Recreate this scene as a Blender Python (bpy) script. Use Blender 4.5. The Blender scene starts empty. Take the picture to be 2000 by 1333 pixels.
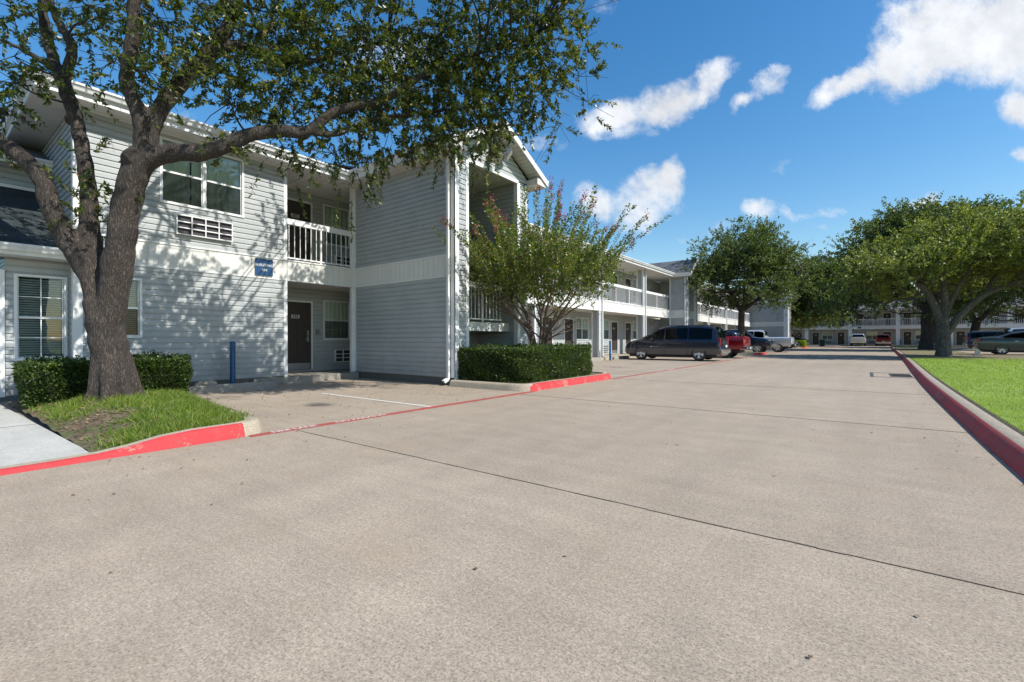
import bpy, bmesh, math, random
import numpy as np
from mathutils import Vector, Matrix
from mathutils.geometry import tessellate_polygon

S = bpy.context.scene
COL = S.collection
R = math.radians

# ------------------------------------------------------------------ camera
CAM_H = 1.12
TH = math.atan(690 / 905)                      # looking left of the road's direction (+Y)
cam_d = bpy.data.cameras.new('camera'); cam = bpy.data.objects.new('camera', cam_d); COL.objects.link(cam)
S.camera = cam
cam_d.sensor_width = 36; cam_d.lens = 905 / 2000 * 36
cam_d.shift_y = -2.5 / 2000
cam_d.clip_end = 3000; cam_d.clip_start = .05
_F = Vector((-math.sin(TH), math.cos(TH), 0)); _R = Vector((math.cos(TH), math.sin(TH), 0)); _Z = Vector((0, 0, 1))
_rho = math.atan(.0025)
_r = _R * math.cos(_rho) - _Z * math.sin(_rho); _u = _r.cross(_F)
cam.matrix_world = Matrix(((_r.x, _u.x, -_F.x, 0), (_r.y, _u.y, -_F.y, 0), (_r.z, _u.z, -_F.z, CAM_H), (0, 0, 0, 1)))

# ------------------------------------------------------------------ light
SUN_AZ = 8.0      # degrees north of east
SUN_EL = 45.0
sv = Vector((math.cos(R(SUN_EL)) * math.cos(R(SUN_AZ)), math.cos(R(SUN_EL)) * math.sin(R(SUN_AZ)), math.sin(R(SUN_EL))))
sun_d = bpy.data.lights.new('sun', 'SUN'); sun_d.energy = 5.0; sun_d.angle = R(.45); sun_d.color = (1, .955, .88)
sun = bpy.data.objects.new('sun', sun_d); COL.objects.link(sun)
sun.rotation_euler = (-sv).to_track_quat('-Z', 'Y').to_euler(); sun.location = (0, 0, 60)

S.view_settings.view_transform = 'Standard'; S.view_settings.look = 'None'
S.view_settings.exposure = 0.32; S.view_settings.gamma = 1
S.cycles.max_bounces = 6; S.cycles.transparent_max_bounces = 12
S.cycles.use_denoising = True

def dir_ae(px, py):
    "azimuth and elevation of a direction in the sky (clockwise from +Y)"
    return (px - 1000) / 905, (666.5 - .0025 * px - py) / 905

def make_world():
    W = bpy.data.worlds.new('World'); S.world = W; W.use_nodes = True
    nt = W.node_tree; N = nt.nodes; L = nt.links; N.clear()
    out = N.new('ShaderNodeOutputWorld'); bg = N.new('ShaderNodeBackground'); L.new(bg.outputs[0], out.inputs[0])
    sky = N.new('ShaderNodeTexSky'); sky.sky_type = 'NISHITA'; sky.sun_disc = False
    sky.sun_elevation = R(SUN_EL); sky.sun_rotation = R(90 - SUN_AZ)
    sky.air_density = 1.25; sky.dust_density = .6; sky.ozone_density = 2.2; sky.altitude = 100
    bg.inputs[1].default_value = .084
    def m(op, a, b=None, c=None):
        n = N.new('ShaderNodeMath'); n.operation = op
        for i, v in enumerate((a, b, c)):
            if v is None: continue
            if isinstance(v, (int, float)): n.inputs[i].default_value = v
            else: L.new(v, n.inputs[i])
        return n.outputs[0]
    tc = N.new('ShaderNodeTexCoord'); sx = N.new('ShaderNodeSeparateXYZ'); L.new(tc.outputs['Generated'], sx.inputs[0])
    # clouds are placed on a fixed vertical plane far to the north-north-west
    def dot(v): n = N.new('ShaderNodeVectorMath'); n.operation = 'DOT_PRODUCT'; n.inputs[1].default_value = v; L.new(tc.outputs['Generated'], n.inputs[0]); return n.outputs['Value']
    dn = m('MAXIMUM', dot(tuple(_F)), .02); az = m('DIVIDE', dot(tuple(_R)), dn); el = m('DIVIDE', sx.outputs[2], dn)
    nv = N.new('ShaderNodeCombineXYZ'); L.new(az, nv.inputs[0]); L.new(el, nv.inputs[1])
    wn = N.new('ShaderNodeTexNoise'); wn.inputs['Scale'].default_value = 7; wn.inputs['Detail'].default_value = 6; wn.inputs['Roughness'].default_value = .62
    L.new(nv.outputs[0], wn.inputs[0])
    ws = N.new('ShaderNodeSeparateColor'); L.new(wn.outputs['Color'], ws.inputs[0])
    azw = m('ADD', az, m('MULTIPLY', m('SUBTRACT', ws.outputs[0], .5), .10)); elw = m('ADD', el, m('MULTIPLY', m('SUBTRACT', ws.outputs[1], .5), .085))
    blobs = [(1930, 65, 200, 100, 8, 1.15), (1790, 110, 125, 66, 28, 1.1), (1665, 165, 95, 28, 24, .95), (2060, 90, 200, 90, 0, 1.1), (1830, 20, 110, 55, 10, 1.0), (1920, 150, 60, 22, 0, .6),
             (1205, 225, 75, 34, 14, .9), (1300, 200, 80, 42, 24, .95), (1385, 160, 68, 34, 32, .85), (1235, 258, 50, 16, 0, .6),
             (1450, 205, 30, 16, 30, .7), (1500, 165, 55, 24, 48, .6), (1525, 138, 26, 14, 20, .7),
             (1265, 390, 75, 60, 48, .85), (1302, 345, 36, 32, 20, .9), (1168, 388, 44, 42, 0, .75),
             (1485, 408, 42, 20, 0, .8), (1540, 412, 24, 16, 0, .5), (1595, 408, 52, 12, 2, .55), (1800, 390, 45, 16, 20, .6),
             (1985, 215, 44, 40, 0, .95), (1995, 300, 24, 22, 0, .7), (1395, 455, 50, 20, 20, .4), (1600, 436, 18, 9, 0, .4),
             (1535, 315, 40, 12, 20, .35), (1060, 275, 45, 20, 0, .45), (1185, 8, 34, 20, 20, .4), (770, 110, 90, 60, 10, .6), (380, 240, 60, 40, 10, .3), (1330, 470, 22, 10, 0, .35)]
    acc = None
    for (px, py, rx, ry, rot, w) in blobs:
        a0, e0 = dir_ae(px, py); a1, _e = dir_ae(px + 10, py); _a, e1 = dir_ae(px, py - 10)
        ja = (a1 - a0) / 10; je = (e1 - e0) / 10
        c, s = math.cos(R(rot)), math.sin(R(rot))
        X = m('MULTIPLY', m('SUBTRACT', azw, a0), 1 / ja); Y = m('MULTIPLY', m('SUBTRACT', elw, e0), 1 / je)
        U = m('MULTIPLY_ADD', X, c / rx, m('MULTIPLY', Y, s / rx)); V = m('MULTIPLY_ADD', X, -s / ry, m('MULTIPLY', Y, c / ry))
        d2 = m('MULTIPLY_ADD', U, U, m('MULTIPLY', V, V))
        f = m('MULTIPLY', m('SUBTRACT', 1.0, m('MULTIPLY', d2, .62)), w)
        acc = f if acc is None else m('SMOOTH_MAX', acc, f, .25)
    fn = N.new('ShaderNodeTexNoise'); fn.inputs['Scale'].default_value = 16; fn.inputs['Detail'].default_value = 9; fn.inputs['Roughness'].default_value = .66
    L.new(nv.outputs[0], fn.inputs[0])
    den = m('ADD', acc, m('MULTIPLY', m('SUBTRACT', fn.outputs[0], .5), 1.45))
    mr = N.new('ShaderNodeMapRange'); mr.interpolation_type = 'SMOOTHSTEP'
    mr.inputs[1].default_value = .18; mr.inputs[2].default_value = .98; mr.inputs[3].default_value = 0; mr.inputs[4].default_value = .93
    L.new(den, mr.inputs[0])
    # cloud body: white with faint grey in its thick lower parts
    cn = N.new('ShaderNodeMapRange'); cn.inputs[1].default_value = .3; cn.inputs[2].default_value = .75; cn.inputs[3].default_value = .70; cn.inputs[4].default_value = 1.06
    L.new(wn.outputs[0], cn.inputs[0])
    cc = N.new('ShaderNodeVectorMath'); cc.operation = 'SCALE'; cc.inputs[0].default_value = (10.4, 10.6, 10.9); L.new(cn.outputs[0], cc.inputs[3])
    hs = N.new('ShaderNodeHueSaturation'); hs.inputs['Saturation'].default_value = 1.38; hs.inputs['Value'].default_value = 1.6; L.new(sky.outputs[0], hs.inputs['Color'])
    mix = N.new('ShaderNodeMix'); mix.data_type = 'RGBA'
    L.new(mr.outputs[0], mix.inputs[0]); L.new(hs.outputs[0], mix.inputs[6]); L.new(cc.outputs[0], mix.inputs[7])
    L.new(mix.outputs[2], bg.inputs[0])
make_world()

# ------------------------------------------------------------------ materials
MATS = {}
class NT:
    def __init__(s, name):
        s.m = bpy.data.materials.new(name); s.m.use_nodes = True; s.t = s.m.node_tree; s.N = s.t.nodes; s.L = s.t.links
        s.b = s.N['Principled BSDF']; s.out = s.N['Material Output']; s.tc = s.N.new('ShaderNodeTexCoord'); MATS[name] = s.m
        s.geo = None
    def pos(s, sc=(1, 1, 1)):
        if s.geo is None: s.geo = s.N.new('ShaderNodeNewGeometry')
        mp = s.N.new('ShaderNodeVectorMath'); mp.operation = 'MULTIPLY'; mp.inputs[1].default_value = sc
        s.L.new(s.geo.outputs['Position'], mp.inputs[0]); return mp.outputs[0]
    def noise(s, scale, det=4, rough=.55, sc=(1, 1, 1), vec=None):
        n = s.N.new('ShaderNodeTexNoise'); n.inputs['Scale'].default_value = scale; n.inputs['Detail'].default_value = det; n.inputs['Roughness'].default_value = rough
        s.L.new(vec if vec is not None else s.pos(sc), n.inputs[0]); return n.outputs[0]
    def voro(s, scale, feat='F1', sc=(1, 1, 1), out=0):
        n = s.N.new('ShaderNodeTexVoronoi'); n.feature = feat; n.inputs['Scale'].default_value = scale
        s.L.new(s.pos(sc), n.inputs[0]); return n.outputs[out]
    def ramp(s, fac, stops, interp='LINEAR'):
        n = s.N.new('ShaderNodeValToRGB'); n.color_ramp.interpolation = interp; e = n.color_ramp.elements
        while len(e) < len(stops): e.new(.5)
        for i, (p, c) in enumerate(stops):
            e[i].position = p; e[i].color = (c, c, c, 1) if isinstance(c, (int, float)) else (*c, 1)
        s.L.new(fac, n.inputs[0]); return n.outputs[0]
    def math(s, op, a, b=None, c=None):
        n = s.N.new('ShaderNodeMath'); n.operation = op
        for i, v in enumerate((a, b, c)):
            if v is None: continue
            if isinstance(v, (int, float)): n.inputs[i].default_value = v
            else: s.L.new(v, n.inputs[i])
        return n.outputs[0]
    def mix(s, f, a, b, mode='MIX'):
        n = s.N.new('ShaderNodeMix'); n.data_type = 'RGBA'; n.blend_type = mode
        for i, v in ((0, f), (6, a), (7, b)):
            if isinstance(v, (int, float)): n.inputs[i].default_value = v if i == 0 else (v, v, v, 1)
            elif isinstance(v, tuple): n.inputs[i].default_value = (*v, 1)
            else: s.L.new(v, n.inputs[i])
        return n.outputs[2]
    def bump(s, h, strength=.3, dist=.01):
        n = s.N.new('ShaderNodeBump'); n.inputs['Strength'].default_value = strength; n.inputs['Distance'].default_value = dist
        s.L.new(h, n.inputs['Height']); s.L.new(n.outputs[0], s.b.inputs['Normal'])
    def col(s, c):
        if isinstance(c, tuple): s.b.inputs['Base Color'].default_value = (*c, 1)
        else: s.L.new(c, s.b.inputs['Base Color'])
    def rough(s, v):
        if isinstance(v, (int, float)): s.b.inputs['Roughness'].default_value = v
        else: s.L.new(v, s.b.inputs['Roughness'])

def plain(name, c, rough=.5, metal=0, var=.12, scale=3, dirt=0, bump=0):
    t = NT(name)
    n = t.noise(scale, 5, .6); f = t.ramp(n, [(.3, 1 - var), (.7, 1 + var * .4)])
    cc = t.mix(1.0, c, f, 'MULTIPLY')
    if dirt:
        d = t.noise(1.3, 6, .7, sc=(1, 1, .35)); df = t.ramp(d, [(.5, 0.0), (.72, dirt)])
        cc = t.mix(df, cc, (.16, .14, .11))
    t.col(cc); t.rough(rough); t.b.inputs['Metallic'].default_value = metal
    if bump: t.bump(t.noise(60, 3), bump, .004)
    return t.m

plain('trim', (.74, .75, .74), .45, var=.06, dirt=.18)
plain('gutter', (.72, .73, .72), .35, var=.08, dirt=.3)
plain('soffit', (.60, .58, .54), .6, var=.06, dirt=.12)
plain('band', (.68, .68, .645), .55, var=.07, dirt=.16)
plain('rail', (.76, .76, .75), .4, var=.06)
plain('door', (.052, .040, .034), .45, var=.1)
plain('metal', (.5, .5, .5), .35, .8)
plain('plate', (.62, .61, .56), .5); plain('field', (.055, .075, .025), .95, scale=.3, var=.3)
plain('ink', (.02, .02, .02), .6)
plain('white_paint', (.70, .69, .67), .6, var=.25, scale=30)
plain('sign_blue', (.012, .06, .16), .4, var=.1)
plain('post_blue', (.012, .075, .19), .45, var=.3, scale=9)
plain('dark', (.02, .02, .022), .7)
plain('ac_dark', (.035, .03, .04), .6)
plain('curtain', (.70, .72, .62), .8)
plain('blind', (.45, .47, .46), .5)
plain('rubber', (.018, .018, .019), .75)
plain('rim', (.62, .63, .64), .35, .25)
plain('chrome', (.62, .63, .65), .15, .95)
plain('black_trim', (.02, .02, .022), .5)
plain('lamp_red', (.32, .012, .014), .15)
plain('lamp_clear', (.65, .62, .58), .12)
plain('lamp_amber', (.55, .20, .05), .2)
plain('plate_white', (.6, .62, .62), .5)
plain('iron', (.10, .10, .10), .6, .5)
plain('bin_green', (.012, .05, .035), .5)
plain('lantern', (.55, .5, .4), .4)

def m_siding(name, c):
    t = NT(name)
    n = t.noise(2.0, 5, .6); f = t.ramp(n, [(.3, .90), (.7, 1.03)])
    g = t.noise(14, 4, .6, sc=(.12, .12, 3)); f2 = t.ramp(g, [(.3, .92), (.7, 1.03)])
    d = t.noise(1.0, 6, .7, sc=(1, 1, .4)); df = t.ramp(d, [(.55, 0.0), (.8, .10)])
    cc = t.mix(1.0, t.mix(1.0, c, f, 'MULTIPLY'), f2, 'MULTIPLY'); cc = t.mix(df, cc, (.14, .13, .11))
    sz = t.N.new('ShaderNodeSeparateXYZ'); t.L.new(t.pos(), sz.inputs[0])
    zz = t.math('ADD', sz.outputs[2], t.math('MULTIPLY', t.math('SUBTRACT', t.noise(3, 6, .7, sc=(1, 1, .4)), .5), 1.1)); cc = t.mix(t.ramp(zz, [(.15, .30), (.75, 0.0)]), cc, (.17, .15, .12))
    cc = t.mix(t.ramp(t.noise(5, 5, .7, sc=(1.6, 1.6, .16)), [(.60, 0.0), (.78, .22)]), cc, (.20, .195, .17))
    t.col(cc); t.rough(.55); t.bump(t.noise(40, 3, .5, sc=(.1, .1, 1)), .12, .004)
m_siding('siding', (.40, .423, .425))

def m_glass(name, tint=(.9, 1, .97), refl=.10, gcol=(.9, .95, 1)):
    t = NT(name); N, L = t.N, t.L
    tr = N.new('ShaderNodeBsdfTransparent'); tr.inputs[0].default_value = (*tint, 1)
    gl = N.new('ShaderNodeBsdfGlossy'); gl.inputs['Roughness'].default_value = .015; gl.inputs[0].default_value = (*gcol, 1)
    bn = N.new('ShaderNodeBump'); bn.inputs['Strength'].default_value = .05; bn.inputs['Distance'].default_value = .02; L.new(t.noise(2.2, 2), bn.inputs['Height']); L.new(bn.outputs[0], gl.inputs['Normal'])
    fr = N.new('ShaderNodeFresnel'); fr.inputs[0].default_value = 1.5
    f = t.math('ADD', t.math('MULTIPLY', fr.outputs[0], 1.0), refl)
    mx = N.new('ShaderNodeMixShader'); L.new(f, mx.inputs[0]); L.new(tr.outputs[0], mx.inputs[1]); L.new(gl.outputs[0], mx.inputs[2])
    L.new(mx.outputs[0], t.out.inputs[0])
m_glass('glass', refl=.05)
m_glass('car_glass', (.16, .19, .19), .0, (.36, .38, .40))
def m_screen():
    t = NT('screen'); N, L = t.N, t.L
    tr = N.new('ShaderNodeBsdfTransparent'); tr.inputs[0].default_value = (1, 1, 1, 1)
    di = N.new('ShaderNodeBsdfDiffuse'); di.inputs[0].default_value = (.035, .04, .04, 1)
    mx = N.new('ShaderNodeMixShader'); mx.inputs[0].default_value = .48; L.new(tr.outputs[0], mx.inputs[1]); L.new(di.outputs[0], mx.inputs[2]); L.new(mx.outputs[0], t.out.inputs[0])
m_screen()

def m_concrete(name, base, speck=1.0, stains=True, oil=()):
    t = NT(name)
    big = t.ramp(t.noise(.35, 6, .62), [(.3, .93), (.7, 1.05)])
    mid = t.ramp(t.noise(2.6, 6, .65), [(.3, .90), (.7, 1.06)])
    streak = t.ramp(t.noise(3.0, 5, .65, sc=(.16, 1.8, 1)), [(.35, .94), (.7, 1.05)])
    fine = t.ramp(t.noise(95, 4, .8), [(.34, 1 - .55 * speck), (.50, 1.0), (.68, 1 + .28 * speck)])
    fine2 = t.ramp(t.noise(38, 4, .75), [(.34, 1 - .22 * speck), (.66, 1 + .14 * speck)])
    broom = t.ramp(t.noise(30, 3, .6, sc=(.12, 3.2, 1)), [(.35, .95), (.65, 1.03)])
    c = t.mix(1.0, base, big, 'MULTIPLY')
    for f in (mid, streak, fine, fine2, broom): c = t.mix(1.0, c, f, 'MULTIPLY')
    if stains:
        sx = t.N.new('ShaderNodeSeparateXYZ'); t.L.new(t.pos(), sx.inputs[0])
        sy = t.math('FLOOR', t.math('DIVIDE', t.math('SUBTRACT', sx.outputs[1], 2.96), 4.68)); sxx = t.math('GREATER_THAN', sx.outputs[0], -5.7)
        cv = t.N.new('ShaderNodeCombineXYZ'); t.L.new(sy, cv.inputs[0]); t.L.new(sxx, cv.inputs[1]); wn = t.N.new('ShaderNodeTexWhiteNoise'); t.L.new(cv.outputs[0], wn.inputs['Vector'])
        c = t.mix(1.0, c, t.ramp(wn.outputs['Value'], [(0, .93), (1, 1.04)]), 'MULTIPLY')
        lane = t.ramp(t.noise(1.5, 4, .6, sc=(1, .035, 1)), [(.36, .94), (.60, 1.02)]); c = t.mix(1.0, c, lane, 'MULTIPLY')
        warm = t.ramp(t.noise(1.1, 6, .7), [(.52, 0.0), (.75, .35)]); c = t.mix(warm, c, (base[0] * .93, base[1] * .84, base[2] * .72))
        # tyre darkened lanes and blotches
        sp = t.ramp(t.noise(.9, 7, .75, sc=(2.2, .5, 1)), [(.56, 0.0), (.74, .30)]); c = t.mix(sp, c, (.17, .155, .135))
        pb = t.voro(38, 'F1'); peb = t.ramp(pb, [(.09, .65), (.19, 0.0)]); c = t.mix(peb, c, (.17, .13, .10))
        gum = t.voro(1.25, 'F1'); gm = t.ramp(gum, [(.016, .8), (.030, 0.0)]); c = t.mix(gm, c, (.05, .048, .045))
    for (ox, oy, rx, ry, a) in oil:
        p = t.N.new('ShaderNodeVectorMath'); p.operation = 'SUBTRACT'; p.inputs[1].default_value = (ox, oy, 0)
        t.L.new(t.pos((1, 1, 0)), p.inputs[0])
        q = t.N.new('ShaderNodeVectorMath'); q.operation = 'MULTIPLY'; q.inputs[1].default_value = (1 / rx, 1 / ry, 0); t.L.new(p.outputs[0], q.inputs[0])
        l = t.N.new('ShaderNodeVectorMath'); l.operation = 'LENGTH'; t.L.new(q.outputs[0], l.inputs[0])
        dd = t.math('ADD', l.outputs['Value'], t.math('MULTIPLY', t.math('SUBTRACT', t.noise(5, 6, .7), .5), 1.5))
        c = t.mix(t.ramp(dd, [(.25, a), (1.0, 0.0)]), c, (.05, .046, .042))
    t.col(c); t.rough(.85); t.b.inputs['Specular IOR Level'].default_value = .25
    h = t.math('ADD', t.noise(110, 3, .7), t.math('MULTIPLY', t.noise(30, 3, .6, sc=(.12, 3.2, 1)), .6)); t.bump(h, .35, .004)
m_concrete('concrete_road', (.372, .308, .238), 1.0, oil=((-7.55, 4.35, .42, .30, .8), (-8.9, 6.9, .5, .35, .35), (-8.1, 17.5, .7, .5, .5), (-8.3, 20.5, .6, .4, .45), (-8.6, 14.6, .6, .45, .4)))
m_concrete('concrete_path', (.48, .475, .44), .5, stains=False)
m_concrete('concrete_kerb', (.40, .345, .265), .9, stains=False)
m_concrete('concrete_stain', (.30, .28, .24), .9, stains=False)
m_concrete('foundation', (.16, .15, .135), .8, stains=False)

def m_red(name, c, wear):
    t = NT(name)
    w = t.ramp(t.noise(7, 8, .75), [(.55 - wear * .15, 0.0), (.72 - wear * .1, min(1, .25 + wear))])
    w2 = t.ramp(t.noise(1.1, 5, .65, sc=(1, .6, 1)), [(.42, 0.0), (.62, wear * .9)])
    cc = t.mix(w, c, (.34, .20, .17) if wear > .4 else (.36, .09, .085)); cc = t.mix(w2, cc, (.24, .10, .09) if wear > .4 else (.38, .07, .07))
    if wear < .4: cc = t.mix(t.ramp(t.noise(2.3, 9, .82), [(.55, 0.0), (.60, .75)]), cc, (.36, .27, .22))
    cc = t.mix(1.0, cc, t.ramp(t.noise(90, 3, .6), [(.3, .8), (.7, 1.08)]), 'MULTIPLY')
    t.col(cc); t.rough(.75); t.b.inputs['Specular IOR Level'].default_value = .2; t.bump(t.noise(60, 4, .7), .6, .006)
m_red('paint_red', (.50, .045, .050), .30)
m_red('paint_red_line', (.40, .06, .055), .55)
m_red('paint_red_old', (.60, .085, .085), .42)
def m_worn(name, c, base, a=.45, b=.6):
    "worn paint letters: chips show what is below"
    t = NT(name); t.col(t.mix(t.ramp(t.noise(60, 5, .7), [(a, 0.0), (b, 1.0)]), c, base)); t.rough(.7)
m_worn('letters_worn', (.72, .66, .62), (.42, .10, .09), .5, .62)
m_worn('letters_old', (.48, .38, .37), (.27, .06, .06), .44, .56)
m_worn('stripe_worn', (.60, .58, .52), (.43, .40, .35), .42, .66)

def m_soil():
    t = NT('soil'); n = t.noise(9, 8, .7)
    c = t.ramp(n, [(.3, (.045, .030, .020)), (.5, (.13, .095, .06)), (.68, (.24, .19, .125))])
    g = t.ramp(t.noise(2.3, 5, .6), [(.42, 0.0), (.58, .75)]); c = t.mix(g, c, (.075, .105, .025))
    t.col(c); t.rough(.95); t.bump(t.noise(40, 5, .7), .8, .02)
m_soil()
def m_lawn():
    t = NT('lawn_ground'); n = t.noise(60, 5, .7)
    c = t.ramp(n, [(.3, (.12, .18, .022)), (.7, (.24, .34, .045))])
    g = t.ramp(t.noise(1.1, 5, .6), [(.45, 0.0), (.65, .35)]); c = t.mix(g, c, (.30, .38, .07))
    # bare brown earth under the trees
    sx = t.N.new('ShaderNodeSeparateXYZ'); t.L.new(t.pos(), sx.inputs[0])
    y = t.math('ADD', sx.outputs[1], t.math('MULTIPLY', t.math('SUBTRACT', t.noise(.6, 5, .6), .5), 9))
    e = t.ramp(t.math('DIVIDE', y, 100), [(.285, 0.0), (.335, .9), (.70, .8), (.78, .35)]); c = t.mix(e, c, t.ramp(t.noise(7, 6, .7), [(.35, (.10, .07, .045)), (.55, (.19, .14, .09)), (.7, (.13, .16, .04))]))
    t.col(c); t.rough(.95); t.bump(n, .6, .02)
m_lawn()
def m_shingle(name, a, b):
    t = NT(name)
    br = t.N.new('ShaderNodeTexBrick'); br.inputs['Scale'].default_value = 1; br.inputs['Brick Width'].default_value = .33; br.inputs['Row Height'].default_value = .14; br.inputs['Mortar Size'].default_value = .008; br.inputs['Mortar Smooth'].default_value = .2
    br.inputs['Color1'].default_value = (*a, 1); br.inputs['Color2'].default_value = (*b, 1); br.inputs['Mortar'].default_value = (a[0] * .4, a[1] * .4, a[2] * .4, 1); br.inputs['Bias'].default_value = 0
    uv = t.tc.outputs['UV']; t.L.new(uv, br.inputs[0])
    t.col(t.mix(1.0, br.outputs[0], t.ramp(t.noise(25, 5, .7), [(.3, .7), (.7, 1.2)]), 'MULTIPLY')); t.rough(.9); t.bump(br.outputs[1], -.6, .01)
m_shingle('shingle', (.085, .09, .10), (.15, .155, .165))
m_shingle('shingle_dark', (.018, .026, .028), (.035, .045, .048))

def m_bark(name, dark, lit, s=1.0):
    t = NT(name)
    def ridge(sc, k): return t.math('ABSOLUTE', t.math('MULTIPLY_ADD', t.noise(k, 5, .6, sc=sc), 2.0, -1.0))
    a = ridge((2.6, 2.6, .62), 13 * s); v = t.noise(30 * s, 6, .7, sc=(2.0, 2.0, .7)); g = ridge((2.0, 2.0, .8), 30 * s)
    h = t.math('ADD', t.math('MULTIPLY', t.math('MINIMUM', a, .3), 1.9), t.math('ADD', t.math('MULTIPLY', v, .35), t.math('MULTIPLY', t.math('MINIMUM', g, .3), .6)))
    c = t.ramp(h, [(.16, dark), (.5, tuple(x * .6 + y * .4 for x, y in zip(dark, lit))), (.95, lit)])
    c = t.mix(1.0, c, t.ramp(t.noise(2.5, 5, .6), [(.3, .75), (.7, 1.15)]), 'MULTIPLY')
    t.col(c); t.rough(.92); t.bump(h, .9, .03 / s)
m_bark('bark', (.022, .017, .014), (.150, .120, .098))
m_bark('bark_grey', (.07, .06, .05), (.30, .27, .23), .7)
m_bark('bark_smooth', (.14, .085, .06), (.40, .29, .22), .5)

def m_leaf(name, stops, trans=.35, gloss=.45):
    t = NT(name); N, L = t.N, t.L
    at = N.new('ShaderNodeAttribute'); at.attribute_name = 'v'
    c = t.ramp(at.outputs['Fac'], stops); c = t.mix(1.0, c, t.ramp(t.noise(.8 if 'blade' in name else 1.3, 5, .7), [(.33, (.74, .78, .80)), (.5, (1, 1, 1)), (.68, (1.22, 1.12, .95))]), 'MULTIPLY'); t.col(c); t.rough(gloss); t.b.inputs['Specular IOR Level'].default_value = .45
    tr = N.new('ShaderNodeBsdfTranslucent'); L.new(t.mix(1.0, c, (1.5, 1.6, .55), 'MULTIPLY'), tr.inputs[0])
    mx = N.new('ShaderNodeMixShader'); mx.inputs[0].default_value = trans; L.new(t.b.outputs[0], mx.inputs[1]); L.new(tr.outputs[0], mx.inputs[2]); L.new(mx.outputs[0], t.out.inputs[0])
m_leaf('leaf_near', [(0, (.038, .064, .018)), (.5, (.092, .125, .032)), (.85, (.18, .20, .048)), (1, (.25, .17, .05))], .38, .36)
m_leaf('leaf_oak', [(0, (.045, .074, .024)), (.5, (.105, .145, .042)), (1, (.20, .23, .07))], .36)
m_leaf('leaf_elm', [(0, (.095, .125, .032)), (.5, (.205, .235, .058)), (1, (.34, .35, .10))], .35)
m_leaf('leaf_dark', [(0, (.016, .034, .014)), (.5, (.034, .060, .022)), (1, (.075, .105, .035))], .25)
m_leaf('leaf_crape', [(0, (.060, .105, .022)), (.6, (.13, .19, .035)), (.92, (.27, .29, .055)), (1, (.32, .19, .05))], .42, .35)
m_leaf('leaf_hedge', [(0, (.022, .042, .010)), (.6, (.055, .10, .020)), (1, (.15, .21, .035))], .28, .45)
m_leaf('flower', [(0, (.24, .015, .09)), (.6, (.42, .04, .17)), (1, (.52, .14, .24))], .3, .6)
m_leaf('flower_red', [(0, (.25, .04, .03)), (1, (.45, .10, .06))], .3, .6)
m_leaf('blade_lawn', [(0, (.15, .23, .026)), (.6, (.24, .34, .04)), (1, (.38, .44, .09))], .4, .5)
m_leaf('blade_long', [(0, (.08, .14, .016)), (.6, (.18, .28, .032)), (.9, (.30, .36, .07)), (1, (.40, .32, .15))], .4, .5)
m_leaf('litter', [(0, (.12, .075, .04)), (1, (.30, .21, .12))], .1, .8)

def m_paint(name, c, metal=.3, lower=None, z=.6):
    t = NT(name)
    if lower:
        sx = t.N.new('ShaderNodeSeparateXYZ'); t.L.new(t.tc.outputs['Object'], sx.inputs[0])
        t.col(t.mix(t.ramp(t.math('SUBTRACT', sx.outputs[2], z - .5), [(.495, 1.0), (.505, 0.0)]), c, lower))
    else: t.col(c)
    t.rough(.22); t.b.inputs['Metallic'].default_value = metal; t.b.inputs['Coat Weight'].default_value = .6; t.b.inputs['Coat Roughness'].default_value = .05
m_paint('paint_van', (.014, .018, .034), .3, (.072, .076, .084), .62)
m_paint('paint_cherry', (.22, .006, .014), .3)
m_paint('paint_silver', (.50, .54, .60), .35)
m_paint('paint_white', (.62, .63, .64), .1)
m_paint('paint_navy', (.012, .022, .05), .4)
m_paint('paint_black', (.008, .009, .010), .2)
m_paint('paint_slate', (.055, .075, .09), .5)
m_paint('paint_blue', (.02, .05, .12), .4)
m_paint('paint_maroon', (.15, .012, .014), .2)

# ------------------------------------------------------------------ object helpers
def tag(o, label=None, cat=None, group=None, kind=None):
    if label: o['label'] = label
    if cat: o['category'] = cat
    if group: o['group'] = group
    if kind: o['kind'] = kind
    return o
def empty(name, loc, label, cat, group=None, rz=0):
    o = bpy.data.objects.new(name, None); o.empty_display_size = .3; COL.objects.link(o)
    o.location = loc; o.rotation_euler = (0, 0, rz)
    return tag(o, label, cat, group)
def wloc(p):
    v = Vector((0, 0, 0))
    while p is not None: v += Vector(p.location); p = p.parent
    return v

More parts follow.
